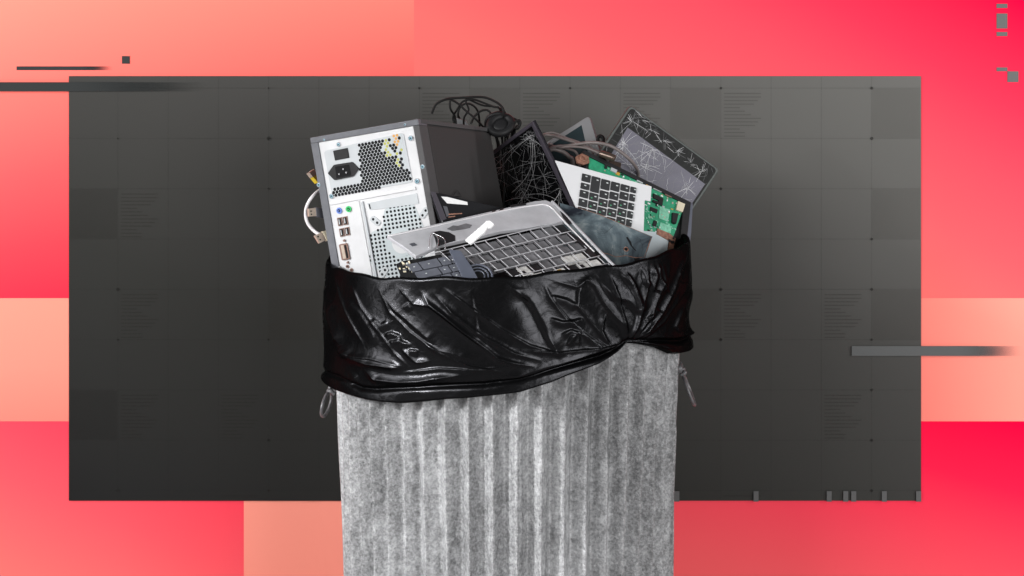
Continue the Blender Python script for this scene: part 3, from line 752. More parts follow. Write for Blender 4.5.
m.build('metal_shell', [M['tan'], M['hole']], up, bevel=.0004)
m = MB(); pf.slab(m, [(315.8, 207.4), (328, 208.4), (329, 219.6), (316.4, 217)], -.006, .001); m.build('grip', M['dgrey'], up, bevel=.0008)
m = MB(); ptube(m, [(327, 214, -.02), (334, 216, .0), (338, 230, .04), (336, 262, .04)], 1.8); m.build('cord', M['cable_k'], up, smooth=True)
up = thing('usb_plug', P(320, 243, -.02), 'tan usb plug below the white cable loop, just above the bag rim', 'plug', 'usb plugs beside the tower')
m = MB(); pf2 = Fr((315, 235), -.03, (325, 231), -.02, (319, 243), -.03)
pf2.slab(m, [(314.6, 235.6), (322.2, 232), (326.6, 239.8), (319.4, 243.4)], -.004, .0); pf2.slab(m, [(317, 236.2), (318.4, 235.5), (319.1, 237), (317.8, 237.7)], 0, .0003, 1); pf2.slab(m, [(319.2, 239.4), (320.6, 238.7), (321.2, 240), (319.9, 240.7)], 0, .0003, 1)
m.build('metal_shell', [M['tan'], M['hole']], up, bevel=.0004)
m = MB(); pf2.slab(m, [(322, 231.4), (333, 229), (337, 238), (327, 241)], -.006, .001); m.build('grip', M['cream'], up, bevel=.0008)
m = MB(); ptube(m, [(332, 235, -.01), (338, 237, .02), (340, 262, .04)], 1.8); m.build('cord', M['cable_w'], up, smooth=True)
up = thing('wire_connector', P(316, 182, .0), 'small tan and yellow connector behind the upper left of the tower', 'connector')
pf3 = Fr((310, 174), -.0, (318, 172), .02, (314, 182), 0)
m = MB(); pf3.slab(m, [(309.4, 172.4), (314, 168.8), (318, 173.6), (313, 177)], -.006, 0); m.build('plug_body', M['tan'], up, bevel=.0005)
m = MB(); pf3.slab(m, [(313.2, 177), (318, 173.6), (322, 181), (317.8, 182.6)], -.006, 0); m.build('yellow_boot', M['yellow'], up, bevel=.0005)
m = MB(); ptube(m, [(320, 180, .0), (326, 190, .05), (334, 220, .06), (336, 262, .05)], 1.3); m.build('cord', M['cable_g'], up, smooth=True)

# ================================================================== BLACK CORDS AND EAR CUP ABOVE
def cable(name, pp, r, mk, label, group=None, cat='cable', extra=()):
    m = MB(); ptube(m, pp, r * (1.3 if mk == 'cable_k' else 1.1))
    for e in extra: ptube(m, e, r * .92)
    return tag(m.build(name, M[mk], smooth=True), label, cat, group)
cable('black_cable', [(431.7, 113.6, .06), (436, 104.5, .06), (444, 100, .06), (452, 98.4, .07), (464, 97.6, .07), (483, 97.2, .08), (495, 101.5, .08), (502, 107, .08), (503.6, 114, .08), (502, 130, .1), (504, 190, .12), (500, 270, .08)],
      .95, 'cable_k', 'longest loose black cable arching above the tower, its end hanging free at left', 'black cables above the tower')
cable('black_cable', [(457, 130, .1), (453, 118, .1), (457, 110, .09), (463, 101.5, .09), (473, 99.5, .09), (484, 103, .09), (494, 107, .09), (499, 108, .09), (503, 118, .11), (505, 150, .13), (500, 265, .12)],
      .85, 'cable_k', 'black cable rising from behind the tower top and bending right under the long arch', 'black cables above the tower')
cable('black_cable', [(457, 132, .1), (455, 117, .1), (450.6, 109, .08), (450.6, 100.5, .08), (458, 103.5, .08), (466, 111, .08), (475, 118.5, .08), (484, 128, .1), (500, 150, .14), (500, 265, .13)],
      .85, 'cable_k', 'black cable with a diagonal run crossing under the arch of cables', 'black cables above the tower')
cable('black_cable', [(464, 130, .12), (464, 118, .1), (468.6, 110, .1), (466, 102, .1), (468, 99.2, .1), (482, 105.2, .1), (498, 107.6, .1), (506, 116, .14), (507, 150, .15), (500, 265, .14)],
      .8, 'cable_k', 'thin black cable forming the small inner loop above the tower', 'black cables above the tower')
cable('black_cable', [(471, 124, .1), (474, 117, .1), (481, 111, .1), (488, 110.6, .1), (491.5, 117, .1), (489, 128, .12), (498, 150, .15), (498, 260, .14)],
      .9, 'cable_k', 'black cable curling beside the ear cup just over the tower corner', 'black cables above the tower')
cable('black_cable', [(512, 132, .1), (514, 124, .08), (518.4, 120.2, .08), (520.6, 123, .08), (518, 128.5, .08), (514.5, 130.5, .08), (512, 150, .12), (512, 262, .13)],
      .95, 'cable_k', 'small black cable hook between the ear cup and the cracked laptop screen', 'black cables above the tower')
for pp_, l_ in (([(486, 135, .14), (490, 118, .12), (498, 112, .12), (507, 116, .12), (512, 126, .13), (511, 145, .14), (508, 262, .13)], 'black cable hugging the outer edge of the ear cup'),
                ([(503, 150, .16), (500, 112, .14), (505, 118, .14), (515, 119, .14), (519, 126, .14), (514, 140, .14), (512, 262, .14)], 'black cable twisting between ear cup and top corner of the cracked screen'),
                ([(480, 132, .15), (478, 112, .12), (470, 104, .11), (461, 106, .11), (458, 116, .11), (462, 132, .14), (480, 262, .15)], 'black cable in a rounded loop behind the middle of the tower top')):
    cable('black_cable', pp_, .85, 'cable_k', l_, 'black cables above the tower')
hp = thing('headphone', P(500, 140, .1), 'round black headphone ear cup behind the tower corner', 'headphone')
c = P(500.5, 125, .08); e1 = Vector((.80, .35, .45)).normalized(); nn = Vector((-.40, -.80, .35)); e2 = nn.cross(e1).normalized()
m = MB(); ring(m, c, e1, e2, .0175, .0150, .0058, 40, 12); m.build('ear_cushion', M['black'], hp, smooth=True)
m = MB(); nx = e1.cross(e2).normalized()
if nx.y > 0: nx = -nx
vs = []; N = 28
for h, k in ((.003, .6), (.002, 1), (-.012, 1.1), (-.018, .8)):
    for i in range(N):
        a = 2 * math.pi * i / N; vs.append(c + e1 * (.0125 * k * math.cos(a)) + e2 * (.0108 * k * math.sin(a)) + nx * h)
m.add(vs, [tuple(range(N)), tuple(reversed(range(3 * N, 4 * N)))] + [(r * N + i, (r + 1) * N + i, (r + 1) * N + (i + 1) % N, r * N + (i + 1) % N) for r in range(3) for i in range(N)])
m.build('speaker_cup', M['black'], hp, smooth=True)
m = MB(); ptube(m, [(507, 137, .08), (509, 128, .09), (507, 118, .09), (500, 113.5, .09), (490, 116, .09), (486, 124, .10), (488, 140, .13), (492, 200, .15), (492, 262, .13)], 2.1); m.build('headband', M['black'], hp, smooth=True)
m = MB(); fk = Fr((454, 118), .12, (468, 120), .12, (456, 130), .12); fk.slab(m, [(454.5, 118), (458, 118.4), (466, 121), (468, 124), (470, 134), (456, 134)], -.004, 0)
tag(m.build('grey_shard', M['phone'], bevel=.0005), 'little grey plastic shard peeking over the tower top edge', 'shard')

# ================================================================== CRACKED SCREENS
def cracks(mb, fr, poly, centers, nrad, arcs, h, w, rmax, strays, mis=(1, 2), seed=1):
    rnd = random.Random(seed)
    def walk(p, d, n, step, wob, ww, mi):
        pts = [tuple(p)]; bend = rnd.gauss(0, .025)
        for _ in range(n):
            d = Matrix.Rotation(rnd.gauss(bend, wob), 2) @ d; p = p + d * step
            if not inside(p, poly): break
            pts.append(tuple(p))
        if len(pts) > 1: fr.ribbon(mb, pts, ww, h + rnd.random() * .0002, mi)
    for cx_, cy_, k in centers:
        for i in range(int(nrad * k)):
            a = rnd.uniform(0, 2 * math.pi); p = Vector((cx_, cy_)) + Vector((rnd.gauss(0, 1.2), rnd.gauss(0, 1.2)))
            walk(p, Vector((math.cos(a), math.sin(a))), int(rnd.uniform(3, rmax) * k), 2.6, .045, w * rnd.uniform(.5, 1.1), mis[0] if rnd.random() < .55 else mis[1])
        for i in range(int(arcs * k)):
            r = rnd.uniform(2, rmax * 2.2); a = rnd.uniform(0, 6.28); n = rnd.randint(3, 9)
            pts = []
            for t in range(n):
                rr = r + rnd.gauss(0, .6); aa = a + t * 2.6 / max(r, 4); q = (cx_ + rr * math.cos(aa), cy_ + rr * math.sin(aa))
                if inside(q, poly): pts.append(q)
                elif pts: break
            if len(pts) > 1: fr.ribbon(mb, pts, w * rnd.uniform(.4, .9), h + .0001, mis[0] if rnd.random() < .5 else mis[1])
    xs = [p[0] for p in poly]; ys = [p[1] for p in poly]
    for i in range(strays):
        p = Vector((rnd.uniform(min(xs), max(xs)), rnd.uniform(min(ys), max(ys))))
        if not inside(p, poly): continue
        a = rnd.uniform(0, 6.28); walk(p, Vector((math.cos(a), math.sin(a))), rnd.randint(6, 26), 2.4, .06, w * rnd.uniform(.35, .8), mis[0] if rnd.random() < .3 else mis[1])

# laptop screen
sc = Fr((533, 121), .015, (588, 232), -.025, (490, 152), .125)
S = thing('broken_laptop_screen', P(545, 250, -.05), 'black cracked laptop screen with mauve grey frame standing in the middle', 'screen')
tl, tr = Vector((533, 121)), Vector((603, 262)); L_ = Vector((-62, 46))
op = [tuple(tl), tuple(tr), tuple(tr + L_ * 1.05), tuple(tl + L_)]
ip = [(532.4, 125.8), (592, 250), (540, 286), (475.5, 168)]
m = MB()
for i in range(4):
    j = (i + 1) % 4; sc.slab(m, [op[i], op[j], ip[j], ip[i]], -.005, .0016)
m.build('screen_frame', M['mauve'], S, bevel=.0005)
m = MB(); sc.slab(m, [op[0], op[1], op[2], op[3]], -.0048, -.0003, 0)
cracks(m, sc, ip, [(531, 137, 1.2), (503, 168, .8), (523, 196, 1.0), (560, 190, .5), (543, 176, .5)], 24, 40, .0001, .00038, 28, 130, seed=4)
m.build('screen_glass', [M['crackglass'], M['crack'], M['crack_d']], S)

# tablet at right
tb = Fr((630.6, 105), .085, (720, 169.5), .10, (606, 142), .07)
T_ = thing('broken_tablet', P(660, 230, .08), 'cracked tablet with dusty black bezel and lavender screen leaning at upper right', 'tablet')
u2, v2 = Vector((89.4, 64.5)), Vector((-24.6, 37))
tlq = [(630.6, 104.5), (720, 169.5), tuple(Vector((720, 169.5)) + v2 * 2.1), tuple(Vector((630.6, 104.5)) + v2 * 2.1)]
m = MB(); tb.slab(m, rounded(tlq, 5), -.008, -.0006); m.build('tablet_shell', M['tabedge'], T_, bevel=.0012)
bz = [bil(tlq, .022, .022), bil(tlq, .978, .022), bil(tlq, .978, .978), bil(tlq, .022, .978)]
scr = [(627.6, 127.5), (705, 184), (670, 236), (594, 182)]
m = MB(); tb.slab(m, rounded(bz, 4), -.0006, .0002, 0)
cracks(m, tb, bz, [(632, 121, 1.1), (641, 118, .7), (652, 131, .6), (663, 141, .6), (676, 152, .6), (690, 162, .6), (702, 172, .7), (650, 124, .5)], 20, 2, .0004, .00036, 8, 60, seed=9)
m.build('tablet_glass', [M['tabbez'], M['crack'], M['crack_d']], T_)
m = MB(); tb.slab(m, scr, .0002, .0005, 0)
cracks(m, tb, scr, [(623, 146, 1.2), (652, 150, .9), (688, 188, .7), (640, 165, .7)], 26, 30, .0006, .00038, 15, 80, seed=12)
m.build('tablet_screen', [M['lav'], M['crack'], M['phone']], T_)

# small pale tablet behind
ph = Fr((588, 116), .15, (604, 160), .11, (540, 149), .17)
Q = thing('pale_tablet', P(575, 180, .14), 'pale grey tablet with dark teal screen behind the cables', 'tablet')
q = [(589, 115.4), (611, 186), (548, 210), (526, 155)]
m = MB(); ph.slab(m, rounded(q, 4.5), -.007, 0); m.build('tablet_shell', M['phone'], Q, bevel=.001)
m = MB(); ph.slab(m, [(581.6, 125.2), (592, 170), (560, 190), (540, 152)], 0, .0003); m.build('tablet_screen', M['teal'], Q)

# ================================================================== TAUPE CABLES
grp = 'taupe cables right of the laptop screen'
cable('taupe_cable', [(536, 230, .10), (540, 165, .08), (549.7, 148.8, .05), (567.8, 145.8, .045), (585.8, 143, .04), (600, 143.2, .03), (613.6, 147.4, .03), (627.5, 157.5, .035), (636, 167.5, .05), (638.6, 178, .075), (638, 215, .08)],
      1.55, 'cable_g', 'thick taupe cable in the widest arch, ending over the tablet', grp)
cable('taupe_cable', [(534, 225, .10), (538, 150, .08), (543, 136, .06), (552, 135.6, .06), (561, 138, .055), (580, 144.4, .05), (592, 150, .05), (602, 154.5, .05), (612, 170, .08), (615, 220, .08)],
      1.35, 'cable_g', 'taupe cable starting beside the screen top and sloping down right', grp)
cable('taupe_cable', [(533, 222, .10), (536, 150, .09), (541, 136.5, .08), (550, 132.6, .08), (558, 134, .08), (568, 138.4, .08), (580, 142.5, .08), (592, 150, .085), (600, 200, .08)],
      .8, 'cable_g', 'thinnest taupe cable, topmost beside the screen', grp)
cable('taupe_cable', [(542, 230, .08), (545, 158, .06), (551, 149.4, .05), (562, 151.5, .05), (569, 157, .05), (573, 164, .055), (575, 210, .06)],
      2.1, 'cable_g', 'short fat taupe cable bending down behind the white key panel', grp)
cable('taupe_cable', [(540, 230, .08), (546, 152, .065), (556, 147.4, .055), (570, 149.5, .05), (577, 154, .05), (580, 170, .06), (580, 210, .06)],
      1.2, 'cable_g', 'taupe cable tucked between the fat cable and the widest arch', grp)
pl_ = thing('plug_cable', P(603, 160, .03), 'taupe cable ending in a shiny bronze barrel plug above the circuit board', 'cable')
m = MB(); ptube(m, [(541, 230, .08), (548, 156, .06), (562, 147.6, .04), (582, 147.4, .035), (595, 151.4, .03), (603, 155, .03)], 1.2); m.build('cord', M['cable_g'], pl_, smooth=True)
m = MB(); tube(m, [P(600, 153.5, .03), P(603, 154.4, .028), P(612, 157.4, .022), P(615, 158.6, .02)], lambda t: PX * (3.2 if .1 < t < .97 else 2.2) * (1 + .1 * math.sin(t * 3)), 16); m.build('plug_body', M['bronze'], pl_, smooth=True)
m = MB(); fb = Fr((610, 160), .04, (622, 163), .04, (610, 168), .03); fb.slab(m, [(609, 159.5), (621.5, 162.5), (620.5, 172), (608, 169)], -.008, 0); m.build('connector_block', M['bronze'], pl_, bevel=.001)
m = MB(); ring(m, P(600.5, 139.5, .10), Vector((1, 0, .2)).normalized(), Vector((-.2, .3, 1)).normalized(), .0042, .0056, .0028, 24, 10)
tag(m.build('rubber_grommet', M['cable_k'], smooth=True), 'small black rubber ring beside the pale tablet', 'rubber ring')

# ================================================================== OPENED LAPTOP BASE (green board)
ch = Fr((585, 151), .02, (690, 203), .06, (682, 262), .01)
LB = thing('gutted_laptop', P(650, 270, -.02), 'opened laptop base with green circuit board, torn white key panel and copper strips', 'laptop')
cu, cv = Vector((105, 52)), Vector((-8, 59))
cA = Vector((585, 151))
cq = [tuple(cA), tuple(cA + cu), tuple(cA + cu + cv * 1.5), (640, 290), (612, 232), (590, 180)]
m = MB(); ch.slab(m, cq, -.012, -.004); m.build('base_shell', M['black'], LB, bevel=.001)
m = MB()
ch.slab(m, [(584, 150.4), (690.6, 202.6), (689.6, 206.4), (583.6, 154)], -.012, .0016)
ch.slab(m, [(683.4, 203), (690.6, 202.6), (681, 292), (674.5, 292)], -.012, .0014)
m.build('rim', M['black'], LB, bevel=.0006)
m = MB(); side_f = ch
ch.slab(m, [(690, 202), (693, 203.5), (691.4, 232), (684.5, 292), (677, 292)], -.016, .0004); m.build('side_wall', M['bluegrey'], LB, bevel=.0008)
m = MB()
ch.slab(m, [(589, 156.6), (684, 203.4), (682.5, 212), (676.5, 229), (673.5, 238), (655, 232.5), (644, 231), (638, 205), (590, 172)], -.004, -.0015, 0)
pcb = m.build('circuit_board', M['pcb'], LB, bevel=.0003)
rnd = random.Random(5)
m = MB(); bp_ = [(601, 163), (683, 204.5), (674, 234), (647, 229), (645, 203), (653, 190), (603, 170)]
for _ in range(1500):
    x, y = rnd.uniform(590, 684), rnd.uniform(157, 236)
    if not inside((x, y), bp_) or len(pcb.children) > 92: continue
    w_, h_ = rnd.uniform(.6, 2.6), rnd.uniform(.5, 1.9); k = rnd.choice((0, 0, 1, 2, 3, 3, 4, 5))
    m = MB(); ch.slab(m, [(x, y), (x + w_, y + w_ * .45), (x + w_ - h_ * .14, y + w_ * .45 + h_), (x - h_ * .14, y + h_)], -.0015, -.0015 + rnd.uniform(.0004, .0012))
    m.build('component', [M['pcb2'], M['black'], M['gold'], M['white'], M['plate_dark'], M['tan']][k], pcb)
def chip(pts, mk, h=.0015, nm='chip'):
    m = MB(); ch.slab(m, pts, -.0015, -.0015 + h); m.build(nm, M[mk], pcb, bevel=.0002)
chip([(653, 193.5), (663, 198.5), (662, 206), (652.6, 202), (652.8, 200), (658, 202), (658.4, 200.4), (653, 198)], 'black', .003, 'connector')
chip([(650.5, 206.5), (658, 209.5), (657, 213.2), (650, 210.4)], 'black'); chip([(654, 220), (657.5, 221.4), (656, 227), (652.5, 225.4)], 'black')
chip([(660, 206), (670.5, 209.5), (668, 221.5), (659, 218)], 'pcb2', .0008, 'pale_patch'); chip([(672, 213), (677.8, 214), (675.6, 224), (671.5, 222.5)], 'black', .004, 'connector')
chip([(661, 222), (672, 226), (671, 233), (659, 229.5)], 'pcb2', .0006, 'pale_patch'); chip([(677.5, 201.5), (684.5, 204.5), (682, 212.5), (675.5, 210)], 'cream', .004, 'connector')
chip([(611, 167.5), (617, 170.3), (616, 173.4), (610.4, 170.6)], 'plate', .003, 'connector'); chip([(637, 178.6), (643, 181.4), (642.4, 184), (636.6, 181.2)], 'plate', .003, 'connector')
chip([(605, 164.4), (607.4, 165.4), (606.6, 169), (604.4, 168)], 'black', .003, 'connector'); chip([(616.5, 171.6), (620, 173), (619.4, 175.6), (616, 174.2)], 'gold', .002, 'connector')
chip([(646, 183), (650, 184.8), (649.4, 187.4), (645.6, 185.6)], 'gold', .003, 'connector'); chip([(653.5, 186), (662, 190), (661.4, 192.6), (653, 188.8)], 'plate', .003, 'connector'); chip([(665, 191), (672, 194), (671.4, 198), (664.6, 195)], 'brown', .003, 'connector')
m = MB(); ch.slab(m, [(576, 156.4), (582, 153.4), (588.6, 156.6), (589.4, 163), (583.6, 164.8), (577.4, 163)], -.004, .001)
ring(m, ch.pt(582.6, 158.6, .002), ch.u.normalized(), ch.n.cross(ch.u.normalized()), .0045, .0035, .0017, 20, 8)
m.build('copper_coil', M['copper'], LB, bevel=.0006)
m = MB(); ch.slab(m, [(644, 230.5), (655.5, 231.5), (661.8, 235), (669, 240.4), (666, 262), (660, 292), (640, 292)], -.004, -.0008); m.build('battery_plate', M['battery'], LB, bevel=.0005)
m = MB(); ch.slab(m, [(657.2, 228), (669, 233), (675.8, 238.4), (672, 256), (668, 292), (662, 292), (668.4, 250), (669.6, 241), (656.6, 234)], -.004, .0002); m.build('copper_strip', M['copper'], LB, bevel=.0004)
m = MB()
for _ in range(16):
    x, y = rnd.uniform(668, 676), rnd.uniform(236, 262); ch.slab(m, [(x, y), (x + 1.6, y + .8), (x + 1.2, y + 3), (x - .4, y + 2.2)], .0002, .0014, 0)
m.build('black_fixings', M['black'], LB)
# torn white key panel
kp = Fr((555.4, 160.3), -.02, (651.5, 186.5), .0, (643.5, 237), -.06)
# C is one edge away from B, so rebuild the frame with a true second edge
kp.v = P(643.5, 237, -.03) - P(651.5, 186.5, .0); kp.n = kp.u.cross(kp.v).normalized()
if kp.n.y > 0: kp.n = -kp.n
m = MB(); kp.slab(m, [(555, 160.2), (651.7, 186.4), (650.6, 201.4), (644.8, 200.2), (643.4, 242), (641.6, 262), (600, 262)], -.0022, 0)
tp = m.build('key_panel', M['topcase'], LB, bevel=.0005, label='torn white key panel with black keys')
rows = []
kO = Vector((582.2, 173.4)); ku = Vector((9.72, 2.6)); kv = Vector((-1.05, 8.1))
def key(mb, x0, y0, x1, y1, mark=True):
    q = [kO + ku * x0 + kv * y0, kO + ku * x1 + kv * y0, kO + ku * x1 + kv * y1, kO + ku * x0 + kv * y1]
    kp.slab(mb, rounded([tuple(a) for a in q], .8, 3), 0, .0014, 0)
def legend(mb, x, y, w, h, mi):
    a = kO + ku * x + kv * y; kp.slab(mb, [tuple(a), tuple(a + ku * w), tuple(a + ku * w + kv * h), tuple(a + kv * h)], .0014, .0016, mi)
# columns as in the photograph: first column keys are taller at the top
colsy = [[(0, .92), (1.12, 1.86), (2.0, 2.88), (3.06, 3.98), (4.1, 6.2)],
         [(0.0, 1.9), (2.02, 2.92), (3.06, 3.96), (4.1, 5.0), (5.12, 6.05)],
         [(0.02, 1.25), (1.42, 2.3), (2.44, 3.32), (3.46, 4.36), (4.5, 5.38), (5.52, 6.4)],
         [(0.02, 1.1), (1.26, 2.16), (2.3, 3.2), (3.34, 4.24), (4.38, 5.28), (5.4, 6.4)],
         [(0.02, .8), (.94, 1.84), (1.98, 2.88), (3.0, 3.9), (4.02, 4.92), (5.04, 5.94), (6.06, 6.9)],
         [(0.02, .72), (.90, 1.76), (1.98, 2.8), (3.0, 3.84), (4.02, 4.86), (5.04, 5.84), (6.02, 6.8)]]
for ci, colk in enumerate(colsy):
    x0 = ci * 1.0; x1 = x0 + (.88 if ci < 5 else .56)
    for (y0, y1) in colk:
        m = MB(); key(m, x0, y0, x1, y1)
        legend(m, x0 + .34, y0 + .2, .2, .12, 1) if ci in (0, 5) else legend(m, x0 + .5, y0 + .3, .2, .12, 1)
        if ci in (1, 2, 3, 4) and y0 > 1.9: legend(m, x0 + .14, y0 + .55, .18, .15, 2)
        m.build('key', [M['key'], M['legend'], M['legend_g']], tp)

# ================================================================== GLASS PANEL, REFLECTION PAINTED IN
sg = Fr((572, 206), -.055, (652, 236.5), -.062, (640, 270), -.135)
sg.v = P(641, 262, -.09) - P(652, 236.5, -.062); sg.n = sg.u.cross(sg.v).normalized()
if sg.n.y > 0: sg.n = -sg.n
m = MB(); outl = [(560, 203), (600, 214.6), (652.4, 236.6), (650, 243), (646, 256), (640, 275), (560, 275)]
sg.slab(m, outl, -.004, 0, 0)
for a in ([(574, 206.5), (600, 214.8), (651.6, 236.8)], [(651.4, 236.8), (648, 247), (644, 258)], [(598, 252), (608, 254), (616, 257), (626, 255.6), (636, 258), (645, 257)]):
    sg.ribbon(m, a, .0010, .0003, 2)
sg.slab(m, [(626, 237.5), (627.6, 237), (631, 242), (632, 246), (636.4, 251), (634.6, 250), (630, 245), (628.4, 241.5)], 0, .0004, 1)
sg.disc(m, 626, 249.3, 1.6 * PX, 0, .0006, 1, 8); sg.disc(m, 626, 249.3, 2.6 * PX, 0, .0003, 2, 10)
sg.slab(m, [(634, 258.6), (639, 258), (640, 260.6), (635, 262)], 0, .001, 1)
for k in range(6): sg.ribbon(m, [(597, 229 + k * 1.9), (607, 230.4 + k * 1.9)], .0006, .0003, 1)
cracks(m, sg, outl, [(626, 249, .5)], 10, 6, .0003, .0004, 8, 10, (3, 1), 3)
tag(m.build('broken_glass_panel', [M['painted_sheen'], M['hole'], M['copper'], M['legend']], bevel=0), 'dark glass panel with a painted blue grey reflection wedged below the white key panel', 'glass panel')

# ================================================================== SILVER LAPTOP FRAME WITH NO KEYS
A_, B_, C_ = (388, 236), (552, 199), (620, 270)
fw = Fr(A_, -.17, B_, -.05, (456, 307), -.295)
SF = thing('keyless_laptop', P(520, 275, -.2), 'scuffed silver laptop base with empty key grid lying at the front', 'laptop')
k1 = [(416, 256), (440, 245), (470, 238.5), (500, 231), (530, 227), (562.5, 221)]           # upper edge of the key well
m = MB()
fw.slab(m, [(387, 235.5), (397, 233), (470, 216), (505, 208), (535, 201), (546, 200), (553, 203), (560, 211), (569, 220), (563, 221.6)] + list(reversed(k1[:-1])) + [(403, 246)], -.006, 0)
m.build('palm_rest', M['frame'], SF, bevel=.0008)
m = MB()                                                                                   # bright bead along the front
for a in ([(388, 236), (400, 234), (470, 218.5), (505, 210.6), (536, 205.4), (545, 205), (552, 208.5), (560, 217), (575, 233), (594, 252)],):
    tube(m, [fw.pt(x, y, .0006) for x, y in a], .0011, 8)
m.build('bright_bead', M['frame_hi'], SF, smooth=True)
m = MB(); tube(m, [fw.pt(x, y, -.001) for x, y in ((552, 201), (560, 209), (580, 230), (600, 251), (617, 268))], .0022, 8)
m.build('side_rail', M['frame'], SF, smooth=True)
m = MB()
for q in ([(510, 205.6), (518, 204), (526, 203.4), (526, 205.2), (518, 206.4), (511, 207.6)], [(492.5, 210.6), (496, 209.8), (495, 212), (491.8, 212.8)], [(500, 208.8), (504, 208), (503, 210.2), (499.2, 211)],
          [(560, 211), (566, 216), (572, 223.5), (569, 224.5), (563, 218)], [(578, 236), (586, 243), (584, 246), (576, 240)], [(588, 247), (596, 255), (592, 257), (586, 251)]):
    m = MB(); fw.slab(m, q, 0, .0006); m.build('side_port', M['well_black'], SF)
# key grid
gq = [(418, 256.5), (563, 221.2), (623, 277), (478, 312)]
NR_, NC_ = 7, 13
def gp(a, b): return bil(gq, a, b)
def okp(p):
    w_ = fw.pt(*p); return math.hypot(w_.x - CX, w_.y) < .252 and p[0] > 418 + max(0, p[1] - 251) * 3.2
rowb = [0, .165, .32, .47, .615, .75, .875, 1.0]
m = MB()
for r_ in range(NR_ + 1):
    pts = [gp(a / 12, rowb[r_]) for a in range(13)]
    pts = [p for p in pts if p[1] < 281 + 0 * p[0]]
    pts = [p for p in pts if okp(p)]
    if len(pts) > 1: tube(m, [fw.pt(*p, -.0004) for p in pts], .00072, 6, sm=0)
for r_ in range(NR_):
    off = (.0, .035, .05, .015, .06, .0, .03)[r_]
    for c_ in range(NC_ + 1):
        a = c_ / NC_ + off
        if a > 1: continue
        p0, p1 = gp(a, rowb[r_]), gp(a, rowb[r_ + 1])
        if not (okp(p0) and okp(p1)): continue
        tube(m, [fw.pt(*p0, -.0006), fw.pt(*p1, -.0006)], .00062, 6, sm=0)
m.build('key_grid', M['frame'], SF, smooth=True)
rnd = random.Random(8)
mm = MB()
for r_ in range(NR_):
    off = (.0, .035, .05, .015, .06, .0, .03)[r_]
    for c_ in range(NC_):
        a0, a1 = c_ / NC_ + off + .004, min(1, (c_ + 1) / NC_ + off - .004)
        if a1 - a0 < .02: continue
        q = [gp(a0, rowb[r_] + .004), gp(a1, rowb[r_] + .004), gp(a1, rowb[r_ + 1] - .004), gp(a0, rowb[r_ + 1] - .004)]
        if not all(okp(t) for t in q) or c_ < 2: continue
        cx_ = (q[0][0] + q[2][0]) / 2
        if c_ == NC_ - 1: mi = 2
        elif r_ < 3: mi = 0
        else: mi = rnd.choice((1, 1, 1, 1, 0, 2)) if cx_ > 500 else 2
        dh = -.0045 + rnd.uniform(-.001, .001)
        fw.slab(mm, q, dh - .001, dh, mi)
        if mi == 1 and rnd.random() < .7:
            s_ = sub(q, *(lambda a, b: (a, b, a + .3, b + .35))(rnd.uniform(.1, .5), rnd.uniform(.1, .5))); fw.slab(mm, s_, dh, dh + .0008, rnd.choice((0, 2, 3)))
mm.build('key_well', [M['well'], M['well_pale'], M['well_black'], M['gold']], SF)
m = MB(); fw.slab(m, [(409, 244), (414, 242.7), (417.5, 245.2), (412.5, 246.5)], 0, .0003); m.build('small_sticker', M['dgrey'], SF)
m = MB(); fw.slab(m, [(447, 229), (453, 225.5), (458, 226), (466, 223.5), (472, 225), (470, 228), (463, 229.5), (452, 231)], 0, .0003, 0)
fw.slab(m, [(432, 232.5), (440, 231), (449, 232.5), (455, 236), (455, 241), (446, 243.5), (437, 247), (435, 239)], 0, .0006, 1)
m.build('torn_patch', [M['well'], M['well_black']], SF)
m = MB()
for a in ([(429, 249), (430, 238), (433, 233)], [(433, 233), (438, 240), (437, 250)], [(432, 234), (444, 240), (445, 250)]): tube(m, [fw.pt(x, y, .002) for x, y in a], .0006, 6)
m.build('bent_wire', M['chrome'], SF, smooth=True)
m = MB(); wb = Fr((465, 243), -.21, (493, 222), -.19, (458, 239), -.20)
wb.slab(m, [(465.2, 239.8), (486.6, 220.9), (489.6, 220.4), (493.8, 223.8), (491, 227), (486.4, 227.6), (484.6, 231.4), (470.4, 243.6)], -.003, 0)
tag(m.build('white_bracket', M['white'], bevel=.0002), 'small white plastic bracket sticking up across the keyless laptop', 'bracket')
m = MB(); wb.slab(m, [(481.5, 220.5), (488.6, 219.4), (468, 240), (463.6, 239)], -.0042, -.0031)
m = MB()

# black lid between tower and frame
bl = Fr((432, 193), -.118, (500, 207), -.06, (445, 232), -.12)
BL = thing('black_device', P(460, 225, -.14), 'glossy black device with a painted white highlight lodged between tower and silver laptop', 'device')
m = MB(); bl.slab(m, rounded([(432, 192.5), (444, 193.6), (470, 200.5), (503, 207.5), (506, 222), (448, 240)], 3), -.008, 0); m.build('device_shell', M['black_gloss'], BL, bevel=.0015)
m = MB(); bl.slab(m, [(441, 196.6), (447, 197), (467, 202), (467.6, 205), (447, 203.4)], 0, .0006); m.build('painted_highlight', M['white'], BL)  # highlight on the glossy shell, painted as a thin white slab
m = MB(); bl.slab(m, [(443, 206), (447, 206.6), (449.5, 215), (446.6, 217)], 0, .0004, 0); bl.slab(m, [(448, 213.8), (462, 213), (462, 214), (448.4, 215)], 0, .0005, 1); bl.slab(m, [(448, 216.6), (455, 215.8), (455, 216.8), (448.3, 217.6)], 0, .0005, 1); bl.slab(m, [(430.5, 191.6), (435, 192.2), (446, 219), (441, 221)], 0, .0016, 2)
m.build('trim', [M['dgrey'], M['copper'], M['mauve']], BL)

